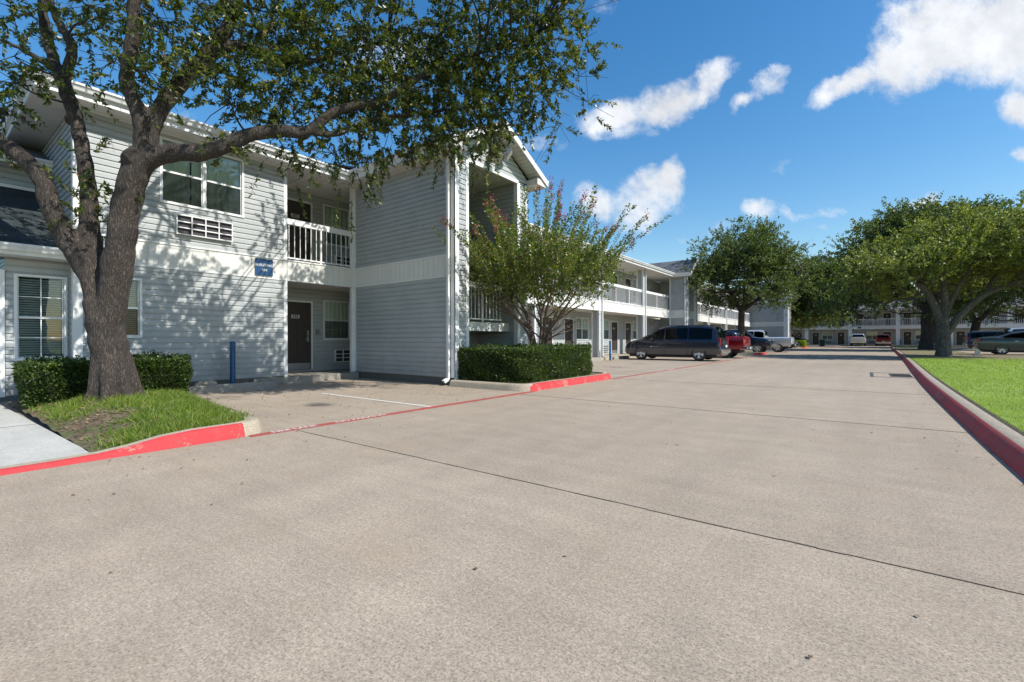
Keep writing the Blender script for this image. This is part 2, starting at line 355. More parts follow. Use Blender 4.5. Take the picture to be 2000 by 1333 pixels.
FW = ((0, 0, 0), (1, 0, 0), (0, 1, 0))                 # world frame
def FE(x): return ((x, 0, 0), (0, 1, 0), (1, 0, 0))     # wall facing east at X = x; a = world Y
def FS(y): return ((0, y, 0), (1, 0, 0), (0, -1, 0))    # wall facing south at Y = y; a = world X
def FNN(y): return ((0, y, 0), (1, 0, 0), (0, 1, 0))    # wall facing north
def P(fr, a, n, z):
    O, A, N = fr
    return (O[0] + a * A[0] + n * N[0], O[1] + a * A[1] + n * N[1], z + O[2])
class MB:
    def __init__(s): s.v = []; s.f = []; s.uv = None
    def add(s, vs, fs):
        k = len(s.v); s.v += [tuple(v) for v in vs]; s.f += [tuple(i + k for i in f) for f in fs]; return s
    def box(s, fr, a0, a1, n0, n1, z0, z1):
        vs = [P(fr, a, n, z) for z in (z0, z1) for n in (n0, n1) for a in (a0, a1)]
        return s.add(vs, [(0, 2, 3, 1), (4, 5, 7, 6), (0, 1, 5, 4), (1, 3, 7, 5), (3, 2, 6, 7), (2, 0, 4, 6)])
    def quad(s, *p): return s.add(p, [tuple(range(len(p)))])
    def prism(s, poly, z0, z1):
        n = len(poly); vs = [(x, y, z0) for x, y in poly] + [(x, y, z1) for x, y in poly]
        return s.add(vs, [tuple(range(n))[::-1], tuple(range(n, 2 * n))] + [(i, (i + 1) % n, n + (i + 1) % n, n + i) for i in range(n)])
    def cyl(s, c, r, z0, z1, n=16, r1=None):
        r1 = r if r1 is None else r1
        vs = [(c[0] + r * math.cos(6.2832 * i / n), c[1] + r * math.sin(6.2832 * i / n), z0) for i in range(n)] + [(c[0] + r1 * math.cos(6.2832 * i / n), c[1] + r1 * math.sin(6.2832 * i / n), z1) for i in range(n)]
        return s.add(vs, [tuple(range(n))[::-1], tuple(range(n, 2 * n))] + [(i, (i + 1) % n, n + (i + 1) % n, n + i) for i in range(n)])
    def lathe(s, prof, M, n=28):
        k = len(prof); vs = []
        for i in range(n):
            a = 2 * math.pi * i / n
            for r, h in prof: vs.append(tuple(M @ Vector((r * math.cos(a), r * math.sin(a), h))))
        fs = [(i * k + j, ((i + 1) % n) * k + j, ((i + 1) % n) * k + j + 1, i * k + j + 1) for i in range(n) for j in range(k - 1)]
        return s.add(vs, fs)
    def bar(s, p, q, r, n=6):
        return s.tube([p, q], [r, r], n)
    def tube(s, pts, rad, n=8, cap=True, wob=0):
        pts = [Vector(p) for p in pts]; k = len(pts); base = len(s.v); up = None; vs = []
        for i, p in enumerate(pts):
            d = (pts[min(i + 1, k - 1)] - pts[max(i - 1, 0)]).normalized()
            if up is None: up = d.orthogonal().normalized()
            up = (up - d * up.dot(d)).normalized(); si = d.cross(up)
            for j in range(n):
                a = 2 * math.pi * j / n; rr = rad[i] * (1 + (wob * math.sin(3 * a + i * .7) if wob else 0))
                vs.append(tuple(p + up * (math.cos(a) * rr) + si * (math.sin(a) * rr)))
        fs = [(i * n + j, i * n + (j + 1) % n, (i + 1) * n + (j + 1) % n, (i + 1) * n + j) for i in range(k - 1) for j in range(n)]
        if cap: fs += [tuple(range(n))[::-1], tuple(range((k - 1) * n, k * n))]
        return s.add(vs, fs)
    def mesh(s, name, off=(0, 0, 0)):
        me = bpy.data.meshes.new(name)
        me.from_pydata([(x - off[0], y - off[1], z - off[2]) for x, y, z in s.v], [], s.f); me.update(); return me
    def build(s, name, mat, parent=None, smooth=False, local=False, bevel=0):
        off = (0, 0, 0) if (local or parent is None) else wloc(parent)
        me = s.mesh(name, off); me.materials.append(MATS[mat])
        if bevel:
            bm = bmesh.new(); bm.from_mesh(me); bmesh.ops.bevel(bm, geom=bm.edges[:], offset=bevel, segments=2, affect='EDGES', profile=.5); bm.to_mesh(me); bm.free()
        if smooth:
            me.shade_smooth(); me.set_sharp_from_angle(angle=R(40))
        o = bpy.data.objects.new(name, me); COL.objects.link(o)
        if parent is not None: o.parent = parent
        return o
def struct(name, mb, mat, kind='structure', **k):
    o = mb.build(name, mat, **k); o['kind'] = kind; return o

def text_mb(txt, height, fr, a, n, z, align='CENTER', bold=.0, stretch=1.0, flat=None, thick=.002):
    "letters as a mesh; upright on a wall frame, or lying flat with reading direction +Y when flat is a height"
    cu = bpy.data.curves.new('t', 'FONT'); cu.body = txt; cu.size = 1; cu.align_x = align; cu.align_y = 'CENTER'; cu.offset = bold; cu.extrude = 0; cu.resolution_u = 3
    o = bpy.data.objects.new('t', cu); COL.objects.link(o); dg = bpy.context.evaluated_depsgraph_get(); dg.update()
    me = bpy.data.meshes.new_from_object(o.evaluated_get(dg)); bpy.data.objects.remove(o)
    k = height / .7; mb = MB(); vs = []
    for v in me.vertices:
        if flat is None: vs.append(P(fr, a + v.co.x * k * stretch, n + thick, z + v.co.y * k))
        else: vs.append((a - v.co.y * k, n + v.co.x * k * stretch, flat))
    mb.add(vs, [tuple(p.vertices) for p in me.polygons]); return mb

CO = .127
def siding(mb, fr, a0, a1, z0, z1, holes=(), lip=.026, top=None):
    "lap siding: every course a sloped strip with a lip under it; top(a) may cut it to a gable"
    zs = {z0, z1}
    k = 0
    while z0 + k * CO < z1:
        for dz in (0, .082, .100): zs.add(round(z0 + k * CO + dz, 4))
        k += 1
    for h in holes:
        for z in (h[2], h[3]):
            if z0 < z < z1: zs.add(z)
    zs = sorted(z for z in zs if z <= z1); zs2 = [zs[0]]
    for z in zs[1:]:
        if z - zs2[-1] > 1e-4: zs2.append(z)
    for zb, zt in zip(zs2[:-1], zs2[1:]):
        zm = (zb + zt) / 2; kc = math.floor((zm - z0) / CO + 1e-6); c0 = z0 + kc * CO
        d = lambda z: float(np.interp((z - c0), (0, .082, .100, CO), (lip, lip * .93, lip * .42, lip * .16)))
        hs = sorted([(h[0], h[1]) for h in holes if h[2] < zm < h[3]])
        segs = []; x = a0
        for h0, h1 in hs:
            if h0 > x: segs.append((x, min(h0, a1)))
            x = max(x, h1)
        if x < a1: segs.append((x, a1))
        for s0, s1 in segs:
            if s1 - s0 < .005: continue
            if top is not None:
                l0, l1 = top(zb); s0b, s1b = max(s0, l0), min(s1, l1); l0, l1 = top(zt); s0t, s1t = max(s0, l0), min(s1, l1)
                if s1b <= s0b: continue
                if s1t < s0t: s0t = s1t = (s0b + s1b) / 2
            else: s0b = s0t = s0; s1b = s1t = s1
            mb.quad(P(fr, s0b, d(zb), zb), P(fr, s1b, d(zb), zb), P(fr, s1t, d(zt), zt), P(fr, s0t, d(zt), zt))
            if abs(zb - c0) < 1e-3: mb.quad(P(fr, s0b, 0, zb), P(fr, s1b, 0, zb), P(fr, s1b, d(zb), zb), P(fr, s0b, d(zb), zb))
    return mb
def wall_back(mb, fr, a0, a1, z0, z1, holes=(), t=.12):
    "solid wall slab behind the siding with the openings left out"
    xs = sorted({a0, a1} | {h[i] for h in holes for i in (0, 1) if a0 < h[i] < a1}); zz = sorted({z0, z1} | {h[i] for h in holes for i in (2, 3) if z0 < h[i] < z1})
    for xa, xb in zip(xs[:-1], xs[1:]):
        for za, zb in zip(zz[:-1], zz[1:]):
            cx, cz = (xa + xb) / 2, (za + zb) / 2
            if any(h[0] < cx < h[1] and h[2] < cz < h[3] for h in holes): continue
            mb.box(fr, xa, xb, -t, -.001, za, zb)
    return mb
def wall(parent, fr, a0, a1, z0, z1, holes=(), name='wall', mat='siding', top=None, t=.12):
    mb = MB(); siding(mb, fr, a0, a1, z0, z1, holes, top=top)
    if top is None: wall_back(mb, fr, a0, a1, z0, z1, holes, t)
    return mb.build(name, mat, parent)
def band(parent, fr, a0, a1, z0=2.69, z1=3.25, n0=.0, step=.19, name='band'):
    mb = MB(); mb.box(fr, a0, a1, -.06, n0 + .018, z0, z1)
    x = a0
    while x < a1 - .01:
        mb.box(fr, x + .004, min(x + step - .004, a1), n0 + .018, n0 + .026, z0 + .035, z1 - .035); x += step
    o = mb.build(name, 'band', parent)
    m2 = MB(); m2.box(fr, a0, a1, n0 + .018, n0 + .04, z0, z0 + .033); m2.box(fr, a0, a1, n0 + .018, n0 + .045, z1 - .033, z1 + .002)
    m2.build('band_edging', 'trim', o); return o
def trim(parent, fr, a0, a1, z0, z1, n=.022, name='corner_trim', back=0, mat='trim'):
    return MB().box(fr, a0, a1, back, n, z0, z1).build(name, mat, parent)

def window(parent, fr, a0, a1, z0, z1, cols=2, rows=2, units=1, cover='curtain', screen=True, n=0, detail=True, seed=0, front=True):
    w = .045; mb = MB(); m0, m1 = (-.034, -.020) if front else (-.048, -.038)
    mb.box(fr, a0 - w, a1 + w, n - .02, n + .035, z1, z1 + w); mb.box(fr, a0 - w, a1 + w, n - .02, n + .045, z0 - w, z0)
    mb.box(fr, a0 - w, a0, n - .02, n + .035, z0, z1); mb.box(fr, a1, a1 + w, n - .02, n + .035, z0, z1)
    mb.box(fr, a0, a0 + .012, n - .10, n - .02, z0, z1); mb.box(fr, a1 - .012, a1, n - .10, n - .02, z0, z1)
    uw = (a1 - a0) / units
    for u in range(1, units): mb.box(fr, a0 + u * uw - .03, a0 + u * uw + .03, n - .06, n + .02, z0, z1)
    o = mb.build('window', 'trim', parent)
    g = MB(); s = MB(); sc = MB(); zm = (z0 + z1) / 2
    for u in range(units):
        b0 = a0 + u * uw + (.03 if u else 0); b1 = a0 + (u + 1) * uw - (.03 if u < units - 1 else 0)
        g.quad(P(fr, b0, n - .035, z0), P(fr, b1, n - .035, z0), P(fr, b1, n - .035, z1), P(fr, b0, n - .035, z1))
        s.box(fr, b0 + .002, b1 - .002, n - .034, n - .005, zm - .02, zm + .02)
        for q in (b0 + .002, b1 - .022): s.box(fr, q, q + .02, n - .034, n - .012, z0 + .002, zm - .021); s.box(fr, q, q + .02, n - .034, n - .012, zm + .021, z1 - .002)
        s.box(fr, b0 + .023, b1 - .023, n - .034, n - .012, z0 + .002, z0 + .022)
        t = .007 if detail else .012
        for c in range(1, cols):
            x = b0 + (b1 - b0) * c / cols; s.box(fr, x - t, x + t, n + m0, n + m1, z0 + .023, zm - .021); s.box(fr, x - t, x + t, n + m0, n + m1, zm + .021, z1 - .003)
        for hz0, hz1 in ((z0 + .02, zm - .02), (zm + .02, z1)):
            for r in range(1, rows):
                z = hz0 + (hz1 - hz0) * r / rows; s.box(fr, b0 + .023, b1 - .023, n + m0 + .001, n + m1 - .001, z - t, z + t)
        if screen: sc.quad(P(fr, b0 + .02, n - .008, z0 + .02), P(fr, b1 - .02, n - .008, z0 + .02), P(fr, b1 - .02, n - .008, zm - .02), P(fr, b0 + .02, n - .008, zm - .02))
    g.build('pane', 'glass', o); s.build('sash', 'trim', o)
    if screen: sc.build('insect_screen', 'screen', o)
    c = MB()
    if cover == 'curtain':
        k = max(8, int((a1 - a0) / .03)); rnd = random.Random(seed); ph = rnd.random() * 6; lo = z0 - .02
        pr = [n - .08 + .012 * math.sin(i * 1.3 + ph) + .008 * math.sin(i * .47) for i in range(k + 1)]
        gap = rnd.randrange(k // 3, 2 * k // 3)
        for i in range(k):
            if abs(i - gap) < 1: continue
            x0 = a0 + (a1 - a0) * i / k; x1 = a0 + (a1 - a0) * (i + 1) / k
            c.quad(P(fr, x0, pr[i], lo), P(fr, x1, pr[i + 1], lo), P(fr, x1, pr[i + 1], z1), P(fr, x0, pr[i], z1))
        c.build('curtain', 'curtain', o)
    elif cover == 'blind':
        z = z0 + .02
        while z < z1 - .02:
            c.add([P(fr, a0 + .03, n - .09, z), P(fr, a1 - .03, n - .09, z), P(fr, a1 - .03, n - .12, z + .034), P(fr, a0 + .03, n - .12, z + .034)], [(0, 1, 2, 3)]); z += .045
        c.build('blind', 'blind', o)
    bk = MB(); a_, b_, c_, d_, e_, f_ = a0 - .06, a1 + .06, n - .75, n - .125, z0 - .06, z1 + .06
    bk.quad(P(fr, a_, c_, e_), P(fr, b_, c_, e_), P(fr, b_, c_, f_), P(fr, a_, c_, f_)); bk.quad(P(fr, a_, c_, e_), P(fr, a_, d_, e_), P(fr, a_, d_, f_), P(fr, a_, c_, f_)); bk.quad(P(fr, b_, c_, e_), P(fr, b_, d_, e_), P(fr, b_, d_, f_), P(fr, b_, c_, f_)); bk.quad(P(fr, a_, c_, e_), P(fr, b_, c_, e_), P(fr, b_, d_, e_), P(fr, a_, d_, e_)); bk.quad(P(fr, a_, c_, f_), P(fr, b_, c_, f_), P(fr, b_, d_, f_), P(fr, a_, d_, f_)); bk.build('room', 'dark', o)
    return o

def door(parent, fr, a0, a1, z0, z1, num=None, n=0, hinge=1, detail=True):
    o = MB().box(fr, a0, a1, n - .05, n - .03, z0, z1).build('door', 'door', parent)
    f = MB(); w = .05
    f.box(fr, a0 - w, a0, n - .10, n + .03, z0, z1 + w); f.box(fr, a1, a1 + w, n - .10, n + .03, z0, z1 + w); f.box(fr, a0, a1, n - .10, n + .03, z1, z1 + w)
    f.build('door_frame', 'trim', o)
    W = a1 - a0
    if detail:
        pm = MB()
        for (x0, x1) in ((.13, .46), (.54, .87)):
            for (y0, y1) in ((.16, .42), (.47, .77), (.82, .94)):
                A, B, C, D = a0 + x0 * W, a0 + x1 * W, z0 + y0 * (z1 - z0), z0 + y1 * (z1 - z0)
                pm.box(fr, A, B, n - .03, n - .022, C, D); pm.box(fr, A + .03, B - .03, n - .022, n - .016, C + .03, D - .03)
        pm.build('panel', 'door', o)
        MB().box(fr, a0 + .01, a1 - .01, n - .03, n - .026, z0 + .01, z0 + .2).build('kick_plate', 'metal', o)
    h = MB(); x = a1 - .09 if hinge > 0 else a0 + .09
    h.box(fr, x - .03, x + .03, n - .03, n - .008, z0 + .86, z0 + 1.02); h.box(fr, x - .03, x + .03, n - .03, n - .005, z0 + 1.04, z0 + 1.2)
    h.box(fr, x - .10, x + .0, n - .006, n + .03, z0 + .93, z0 + .955); h.build('handle', 'metal', o)
    cx = (a0 + a1) / 2; cz = z0 + 1.62
    pl = MB().box(fr, cx - .125, cx + .125, n - .03, n - .012, cz - .055, cz + .055).build('number_plate', 'plate', o)
    if num: text_mb(num, .085, fr, cx, n - .012, cz, bold=.03, thick=.003).build('number', 'ink', o)
    return o
def aircon(parent, fr, a0, a1, z0, z1, cols=4, out=.10):
    mb = MB(); mb.box(fr, a0, a1, -.05, out - .05, z0, z1); t = .022
    o = mb.build('air_conditioner', 'ac_dark', parent)
    g = MB(); g.box(fr, a0 - .02, a0, -.0, out, z0 - .02, z1 + .02); g.box(fr, a1, a1 + .02, 0, out, z0 - .02, z1 + .02); g.box(fr, a0, a1, 0, out, z1, z1 + .02); g.box(fr, a0, a1, 0, out, z0 - .02, z0)
    for c in range(1, cols): x = a0 + (a1 - a0) * c / cols; g.box(fr, x - t / 2, x + t / 2, out - .03, out, z0, z1)
    for r in range(1, 3):
        z = z0 + (z1 - z0) * r / 3
        for c in range(cols): g.box(fr, a0 + (a1 - a0) * c / cols + (t / 2 if c else 0), a0 + (a1 - a0) * (c + 1) / cols - (t / 2 if c < cols - 1 else 0), out - .03, out - .003, z - .012, z + .012)
    g.build('grille', 'trim', o); return o
def railing(parent, fr, a0, a1, z0=3.30, z1=4.36, n=-.06, step=.155, posts=1, t=.0085, top_h=.15):
    mb = MB(); mb.box(fr, a0, a1, n - .02, n + .02, z0, z0 + .035)
    ps = [a0 + (a1 - a0) * (i + 1) / (posts + 1) for i in range(posts)]
    for p in ps: mb.box(fr, p - .022, p + .022, n - .022, n + .022, z0 + .036, z1 - top_h - .001); mb.box(fr, p - .022, p + .022, n - .022, n + .022, z0 - .05, z0 - .001)
    x = a0 + step / 2
    while x < a1 - .03:
        if all(abs(x - p) > .04 for p in ps): mb.box(fr, x - t, x + t, n - t, n + t, z0 + .036, z1 - top_h - .001)
        x += step
    o = mb.build('railing', 'rail', parent)
    MB().box(fr, a0, a1, n - .045, n + .03, z1 - top_h, z1).build('top_rail', 'rail', o); return o
def gutter(parent, p, q, out, z=5.86, name='gutter', mat='gutter'):
    "K profile gutter along p-q, out = unit outward vector"
    prof = [(0, 0), (.07, 0), (.085, .045), (.105, .075), (.12, .085), (.12, .125), (.105, .125), (.105, .10), (.0, .10)]
    mb = MB(); k = len(prof); vs = []
    for b in (p, q):
        for d, h in prof: vs.append((b[0] + out[0] * d, b[1] + out[1] * d, z + h))
    mb.add(vs, [(i, (i + 1) % k, k + (i + 1) % k, k + i) for i in range(k)] + [tuple(range(k)), tuple(range(k, 2 * k))[::-1]])
    return mb.build(name, mat, parent)
def roof_face(mb, uvs, pts):
    "planar roof polygon; uv in metres: u along the eave (first edge), v up the slope"
    pts = [Vector(p) for p in pts]; e = (pts[1] - pts[0]).normalized(); nn = (pts[1] - pts[0]).cross(pts[2] - pts[0]).normalized(); up = nn.cross(e)
    mb.quad(*[tuple(p) for p in pts]); uvs.append([((p - pts[0]).dot(e) + pts[0].x + pts[0].y, (p - pts[0]).dot(up)) for p in pts])
def roof_build(mb, uvs, parent, mat='shingle', name='roof', thick=.05):
    off = wloc(parent); me = mb.mesh(name, off); me.materials.append(MATS[mat]); ul = me.uv_layers.new(name='UVMap')
    for p, u in zip(me.polygons, uvs):
        for li, c in zip(p.loop_indices, u): ul.data[li].uv = c
    o = bpy.data.objects.new(name, me); COL.objects.link(o); o.parent = parent
    sm = o.modifiers.new('s', 'SOLIDIFY'); sm.thickness = thick; sm.offset = -1
    return o
def downspout(parent, x, y, z0, z1, out=(0, -1), elbow=True):
    mb = MB(); w = .035
    mb.box(FW, x - w, x + w, y - w, y + w, z0 + (.12 if elbow else 0), z1)
    if elbow:
        vs = []
        for (d, z) in ((0, z0 + .12), (.05, z0 + .05), (.16, z0 + .0)):
            for (s, h) in ((-w, 0), (w, 0), (w, .07), (-w, .07)):
                if out[0]: vs.append((x + out[0] * (d + (.03 if h else -.03)), y + s, z + (h if d else 0)))
                else: vs.append((x + s, y + out[1] * (d + (.03 if h else -.03)), z + (h if d else 0)))
        fs = [(i * 4 + j, i * 4 + (j + 1) % 4, (i + 1) * 4 + (j + 1) % 4, (i + 1) * 4 + j) for i in range(2) for j in range(4)]
        mb.add(vs, fs)
    for z in (z0 + .9, (z0 + z1) / 2, z1 - .5): mb.box(FW, x - w - .012, x + w + .012, y - w - .006, y + w + .006, z, z + .035)
    return mb.build('downspout', 'gutter', parent)

# ------------------------------------------------------------------ leaves
rng = np.random.default_rng(7)
def leaf_mesh(name, P_, D_, L_, W_, mat, parent=None, kind=None, off=None, tri=False, up=None):
    "one small folded blade per leaf"
    P_ = np.asarray(P_, dtype=np.float64); n = len(P_); D_ = np.asarray(D_, dtype=np.float64)
    D_ = D_ / (np.linalg.norm(D_, axis=1, keepdims=True) + 1e-9)
    L_ = np.broadcast_to(np.asarray(L_, dtype=np.float64), (n,))[:, None]; W_ = np.broadcast_to(np.asarray(W_, dtype=np.float64), (n,))[:, None]
    a = rng.normal(size=(n, 3)) if up is None else np.asarray(up) + rng.normal(size=(n, 3)) * .35
    S_ = np.cross(D_, a); S_ /= (np.linalg.norm(S_, axis=1, keepdims=True) + 1e-9); N_ = np.cross(S_, D_)
    if off is not None: P_ = P_ - np.asarray(off)
    if tri:
        bend = rng.uniform(.1, .5, (n, 1)) * L_
        V = np.stack([P_ - S_ * W_, P_ + S_ * W_, P_ + D_ * L_ + N_ * bend], 1).reshape(-1, 3); k = 3
    else:
        V = np.stack([P_, P_ + D_ * L_ * .45 + S_ * W_ + N_ * W_ * .35, P_ + D_ * L_ - N_ * L_ * .08, P_ + D_ * L_ * .45 - S_ * W_ + N_ * W_ * .35], 1).reshape(-1, 3); k = 4
    me = bpy.data.meshes.new(name); me.vertices.add(n * k); me.vertices.foreach_set('co', V.astype(np.float32).ravel())
    me.loops.add(n * k); me.loops.foreach_set('vertex_index', np.arange(n * k, dtype=np.int32))
    me.polygons.add(n); me.polygons.foreach_set('loop_start', np.arange(0, n * k, k, dtype=np.int32))
    at = me.attributes.new('v', 'FLOAT', 'FACE'); at.data.foreach_set('value', rng.random(n).astype(np.float32) ** 1.3)
    me.update(); me.validate(); me.materials.append(MATS[mat])
    o = bpy.data.objects.new(name, me); COL.objects.link(o)
    if parent is not None: o.parent = parent
    if kind: o['kind'] = kind
    return o
def catmull(pts, k=5):
    "pts of (x,y,z,r) resampled to a smooth curve"
    p = [np.array(q, dtype=float) for q in pts]; p = [2 * p[0] - p[1]] + p + [2 * p[-1] - p[-2]]; out = []
    for i in range(1, len(p) - 2):
        for j in range(k):
            t = j / k; a, b, c, d = p[i - 1], p[i], p[i + 1], p[i + 2]
            out.append(.5 * ((2 * b) + (-a + c) * t + (2 * a - 5 * b + 4 * c - d) * t * t + (-a + 3 * b - 3 * c + d) * t ** 3))
    out.append(p[-2]); return np.array(out)
def sprays(centers, spread, nspray, nleaf, length, droop=.25, out=None, jitter=.0):
    """twigs with leaves along them. centers (n,3), spread (n,3); returns leaf positions, directions and the twig polylines"""
    PP, DD, TW = [], [], []
    for c, sp in zip(centers, spread):
        for _ in range(nspray):
            o = rng.normal(size=3); o /= np.linalg.norm(o); r = rng.random() ** .45
            b = c + o * sp * r
            d = o * .9 + rng.normal(size=3) * .6 + (0 if out is None else np.asarray(out)); d /= np.linalg.norm(d)
            L = length * rng.uniform(.5, 1.3); nn = max(3, int(nleaf * rng.uniform(.6, 1.3)))
            t = np.sort(rng.random(nn))[:, None]
            g = np.array([0, 0, -droop * rng.uniform(.2, 1.6)])
            pos = b + d * L * t + g * L * t ** 2
            tang = d + 2 * g * t; tang /= np.linalg.norm(tang, axis=1, keepdims=True)
            side = np.cross(tang, rng.normal(size=(nn, 3))); side /= np.linalg.norm(side, axis=1, keepdims=True)
            PP.append(pos + rng.normal(size=(nn, 3)) * jitter); DD.append(tang * .75 + side * .8)
            TW.append((b, b + d * L * .5 + g * L * .25, b + d * L + g * L))
    return np.concatenate(PP), np.concatenate(DD), TW

# ------------------------------------------------------------------ ground, road, kerbs
def sheet(name, poly, z, mat, kind='structure'):
    mb = MB(); mb.add([(x, y, z) for x, y in poly], [tuple(range(len(poly)))]); return struct(name, mb, mat, kind)
sheet('ground', [(-1500, -1500), (1500, -1500), (1500, 1500), (-1500, 1500)], -.08, 'field')
mb = MB()
mb.add([(-15, -25, 0), (1.6, -25, 0), (1.6, 30, 0), (2.9, 83, 0), (70, 83, 0), (70, 93.2, 0), (-40, 93.2, 0), (-40, 83, 0), (-15, 83, 0)], [tuple(range(9))])
struct('road', mb, 'concrete_road')
sheet('parking_lot', [(7.4, 42), (60, 42), (60, 83), (7.4, 83)], .02, 'concrete_road')
sheet('parking_lot', [(5.6, 39.4), (60, 39.4), (60, 56), (5.6, 56)], .14, 'concrete_road')
mb = MB(); mb.add([(1.15, -25, .125), (60, -25, .125), (60, 41.8, .125), (7.2, 41.8, .125), (7.2, 82.4, .125), (2.8, 82.4, .125), (1.75, 34, .125), (1.4, 20, .125), (1.2, 10, .125)], [tuple(range(9))])
struct('lawn', mb, 'lawn_ground')
sheet('path', [(-13.2, -6), (-5.86, -6), (-5.86, 1.10), (-12.3, .98), (-13.2, .98)], .035, 'concrete_path')
mb = MB(); mb.box(FW, -12.45, -5.90, -1.91, -1.90, .036, .0375); mb.box(FW, -8.6, -8.588, -1.9, 1.05, .036, .0375)
struct('path_joint', mb, 'dark')
plain('joint', (.085, .072, .06), .9)
plain('soil_dark', (.045, .035, .018), .95, scale=20, var=.5)
# expansion joints in the road
mb = MB(); rnd = random.Random(3)
for yj, x0, x1, w in ((2.96, -5.63, 1.0, .0065), (7.64, -5.63, 1.0, .004), (12.32, -5.63, 1.05, .004), (-1.72, -5.6, 1, .009)):
    x = x0
    while x < x1:
        xe = min(x + rnd.uniform(.12, .3), x1); ww = w * rnd.uniform(.45, 1.5); dy = rnd.uniform(-.004, .004)
        mb.box(FW, x, xe, yj - ww / 2 + dy, yj + ww / 2 + dy, .001, .004); x = xe
struct('road_joint', mb, 'joint')

def sweep(name, path, prof, mat, parent=None, hs=None, kind='structure', z0=0):
    "profile (d to the right of travel, h) along a plan path; hs scales the height at each point"
    pts = [Vector((x, y, 0)) for x, y in path]; n = len(pts); vs = []; k = len(prof)
    for i, p in enumerate(pts):
        d0 = (pts[i] - pts[max(i - 1, 0)]); d1 = (pts[min(i + 1, n - 1)] - pts[i])
        d0 = d0.normalized() if d0.length else d1.normalized(); d1 = d1.normalized() if d1.length else d0
        t = (d0 + d1).normalized(); r = Vector((t.y, -t.x, 0)); m = 1 / max(.5, r.dot(Vector((d1.y, -d1.x, 0))))
        s = 1 if hs is None else hs[i]
        for d, h in prof: q = p + r * d * m; vs.append((q.x, q.y, z0 + h * s))
    fs = [(i * k + j, (i + 1) * k + j, (i + 1) * k + j + 1, i * k + j + 1) for i in range(n - 1) for j in range(k - 1)]
    fs += [tuple(range(k)), tuple(range((n - 1) * k, n * k))[::-1]]
    mb = MB(); mb.add(vs, fs); o = mb.build(name, mat, parent, smooth=True)
    if kind: o['kind'] = kind
    return o
KP = [(0, -.01), (.035, .105), (.05, .135), (.085, .152), (.20, .152), (.215, .10)]
KR = [(-.003, .001), (.032, .106), (.046, .138), (.083, .1555), (.10, .1555)]
def fine(path, k=4):
    a = catmull([(x, y, 0, 0) for x, y in path], k); return [(p[0], p[1]) for p in a]
rk = fine([(1.0, -20), (1.0, -4), (1.0, 4), (1.0, 8), (1.07, 14), (1.22, 20), (1.5, 30), (1.95, 50), (2.5, 76), (2.75, 81), (3.6, 82.7), (7, 83), (30, 83)], 6)
KP2 = [(0, -.01), (.055, .075), (.095, .125), (.135, .15), (.25, .15), (.265, .10)]; KR2 = [(-.003, .001), (.052, .077), (.092, .1275), (.118, .1435)]
sweep('kerb', rk, KP2, 'concrete_kerb')
sweep('kerb_paint', rk[:-8], KR2, 'paint_red_old')
sweep('lawn_edge', rk[:-14], [(.26, .128), (.30, .131), (.345, .128)], 'soil_dark')
# planted island round the big tree: flush at the path, rising to full height
lk = [(-5.72, -6), (-5.72, .25), (-5.72, .8), (-5.72, 1.12), (-5.72, 1.35), (-5.72, 1.62), (-5.72, 1.9), (-5.72, 2.2), (-5.73, 2.40), (-5.80, 2.58), (-5.93, 2.70), (-6.15, 2.77), (-6.6, 2.82), (-7.4, 2.88), (-9.0, 3.05), (-10.3, 3.22), (-11.6, 3.42)]
lh = [.26, .26, .27, .32, .5, .82, .98, 1, 1, 1, 1, 1, 1, 1, .95, .9, .85]
def mir(pr): return [(-d, h) for d, h in pr]
sweep('kerb', lk, mir(KP), 'concrete_kerb', hs=lh)
sweep('kerb_paint', lk[:9], mir(KR[:4]), 'paint_red', hs=lh[:9])
# hedge island in front of the stair tower
hk = [(-7.95, 7.93), (-7.0, 7.95), (-6.25, 7.98), (-5.95, 8.03), (-5.78, 8.15), (-5.72, 8.35), (-5.72, 9.4), (-5.72, 11.0), (-5.72, 11.9), (-5.80, 12.3), (-6.05, 12.65), (-6.4, 12.8), (-7.5, 12.85), (-11.2, 12.85)]
sweep('kerb', hk, mir(KP), 'concrete_kerb')
sweep('kerb_paint', [(-5.75, 8.22)] + hk[5:10], mir(KR), 'paint_red', hs=[.75, 1, 1, 1, 1, 1])
sheet('planting_bed', [(-8.0, 8.1), (-6.0, 8.1), (-5.85, 8.4), (-5.85, 12.0), (-6.2, 12.7), (-11.2, 12.7), (-11.2, 11.25), (-8.0, 11.25)], .125, 'soil')
# far islands on the left
for y0, y1, x1 in ((36.6, 39.0, -10.6), (67.5, 70.5, -10.6)):
    ik = [(x1, y0), (-6.3, y0), (-5.9, y0 + .15), (-5.75, y0 + .5), (-5.75, y1 - .5), (-5.9, y1 - .15), (-6.3, y1), (x1, y1)]
    sweep('kerb', ik, mir(KP), 'concrete_kerb'); sweep('kerb_paint', ik[1:7], mir(KR), 'paint_red')
    sheet('planting_bed', [(x1, y0 + .1), (-6.0, y0 + .1), (-5.85, y0 + .4), (-5.85, y1 - .4), (-6.0, y1 - .1), (x1, y1 - .1)], .14, 'soil')
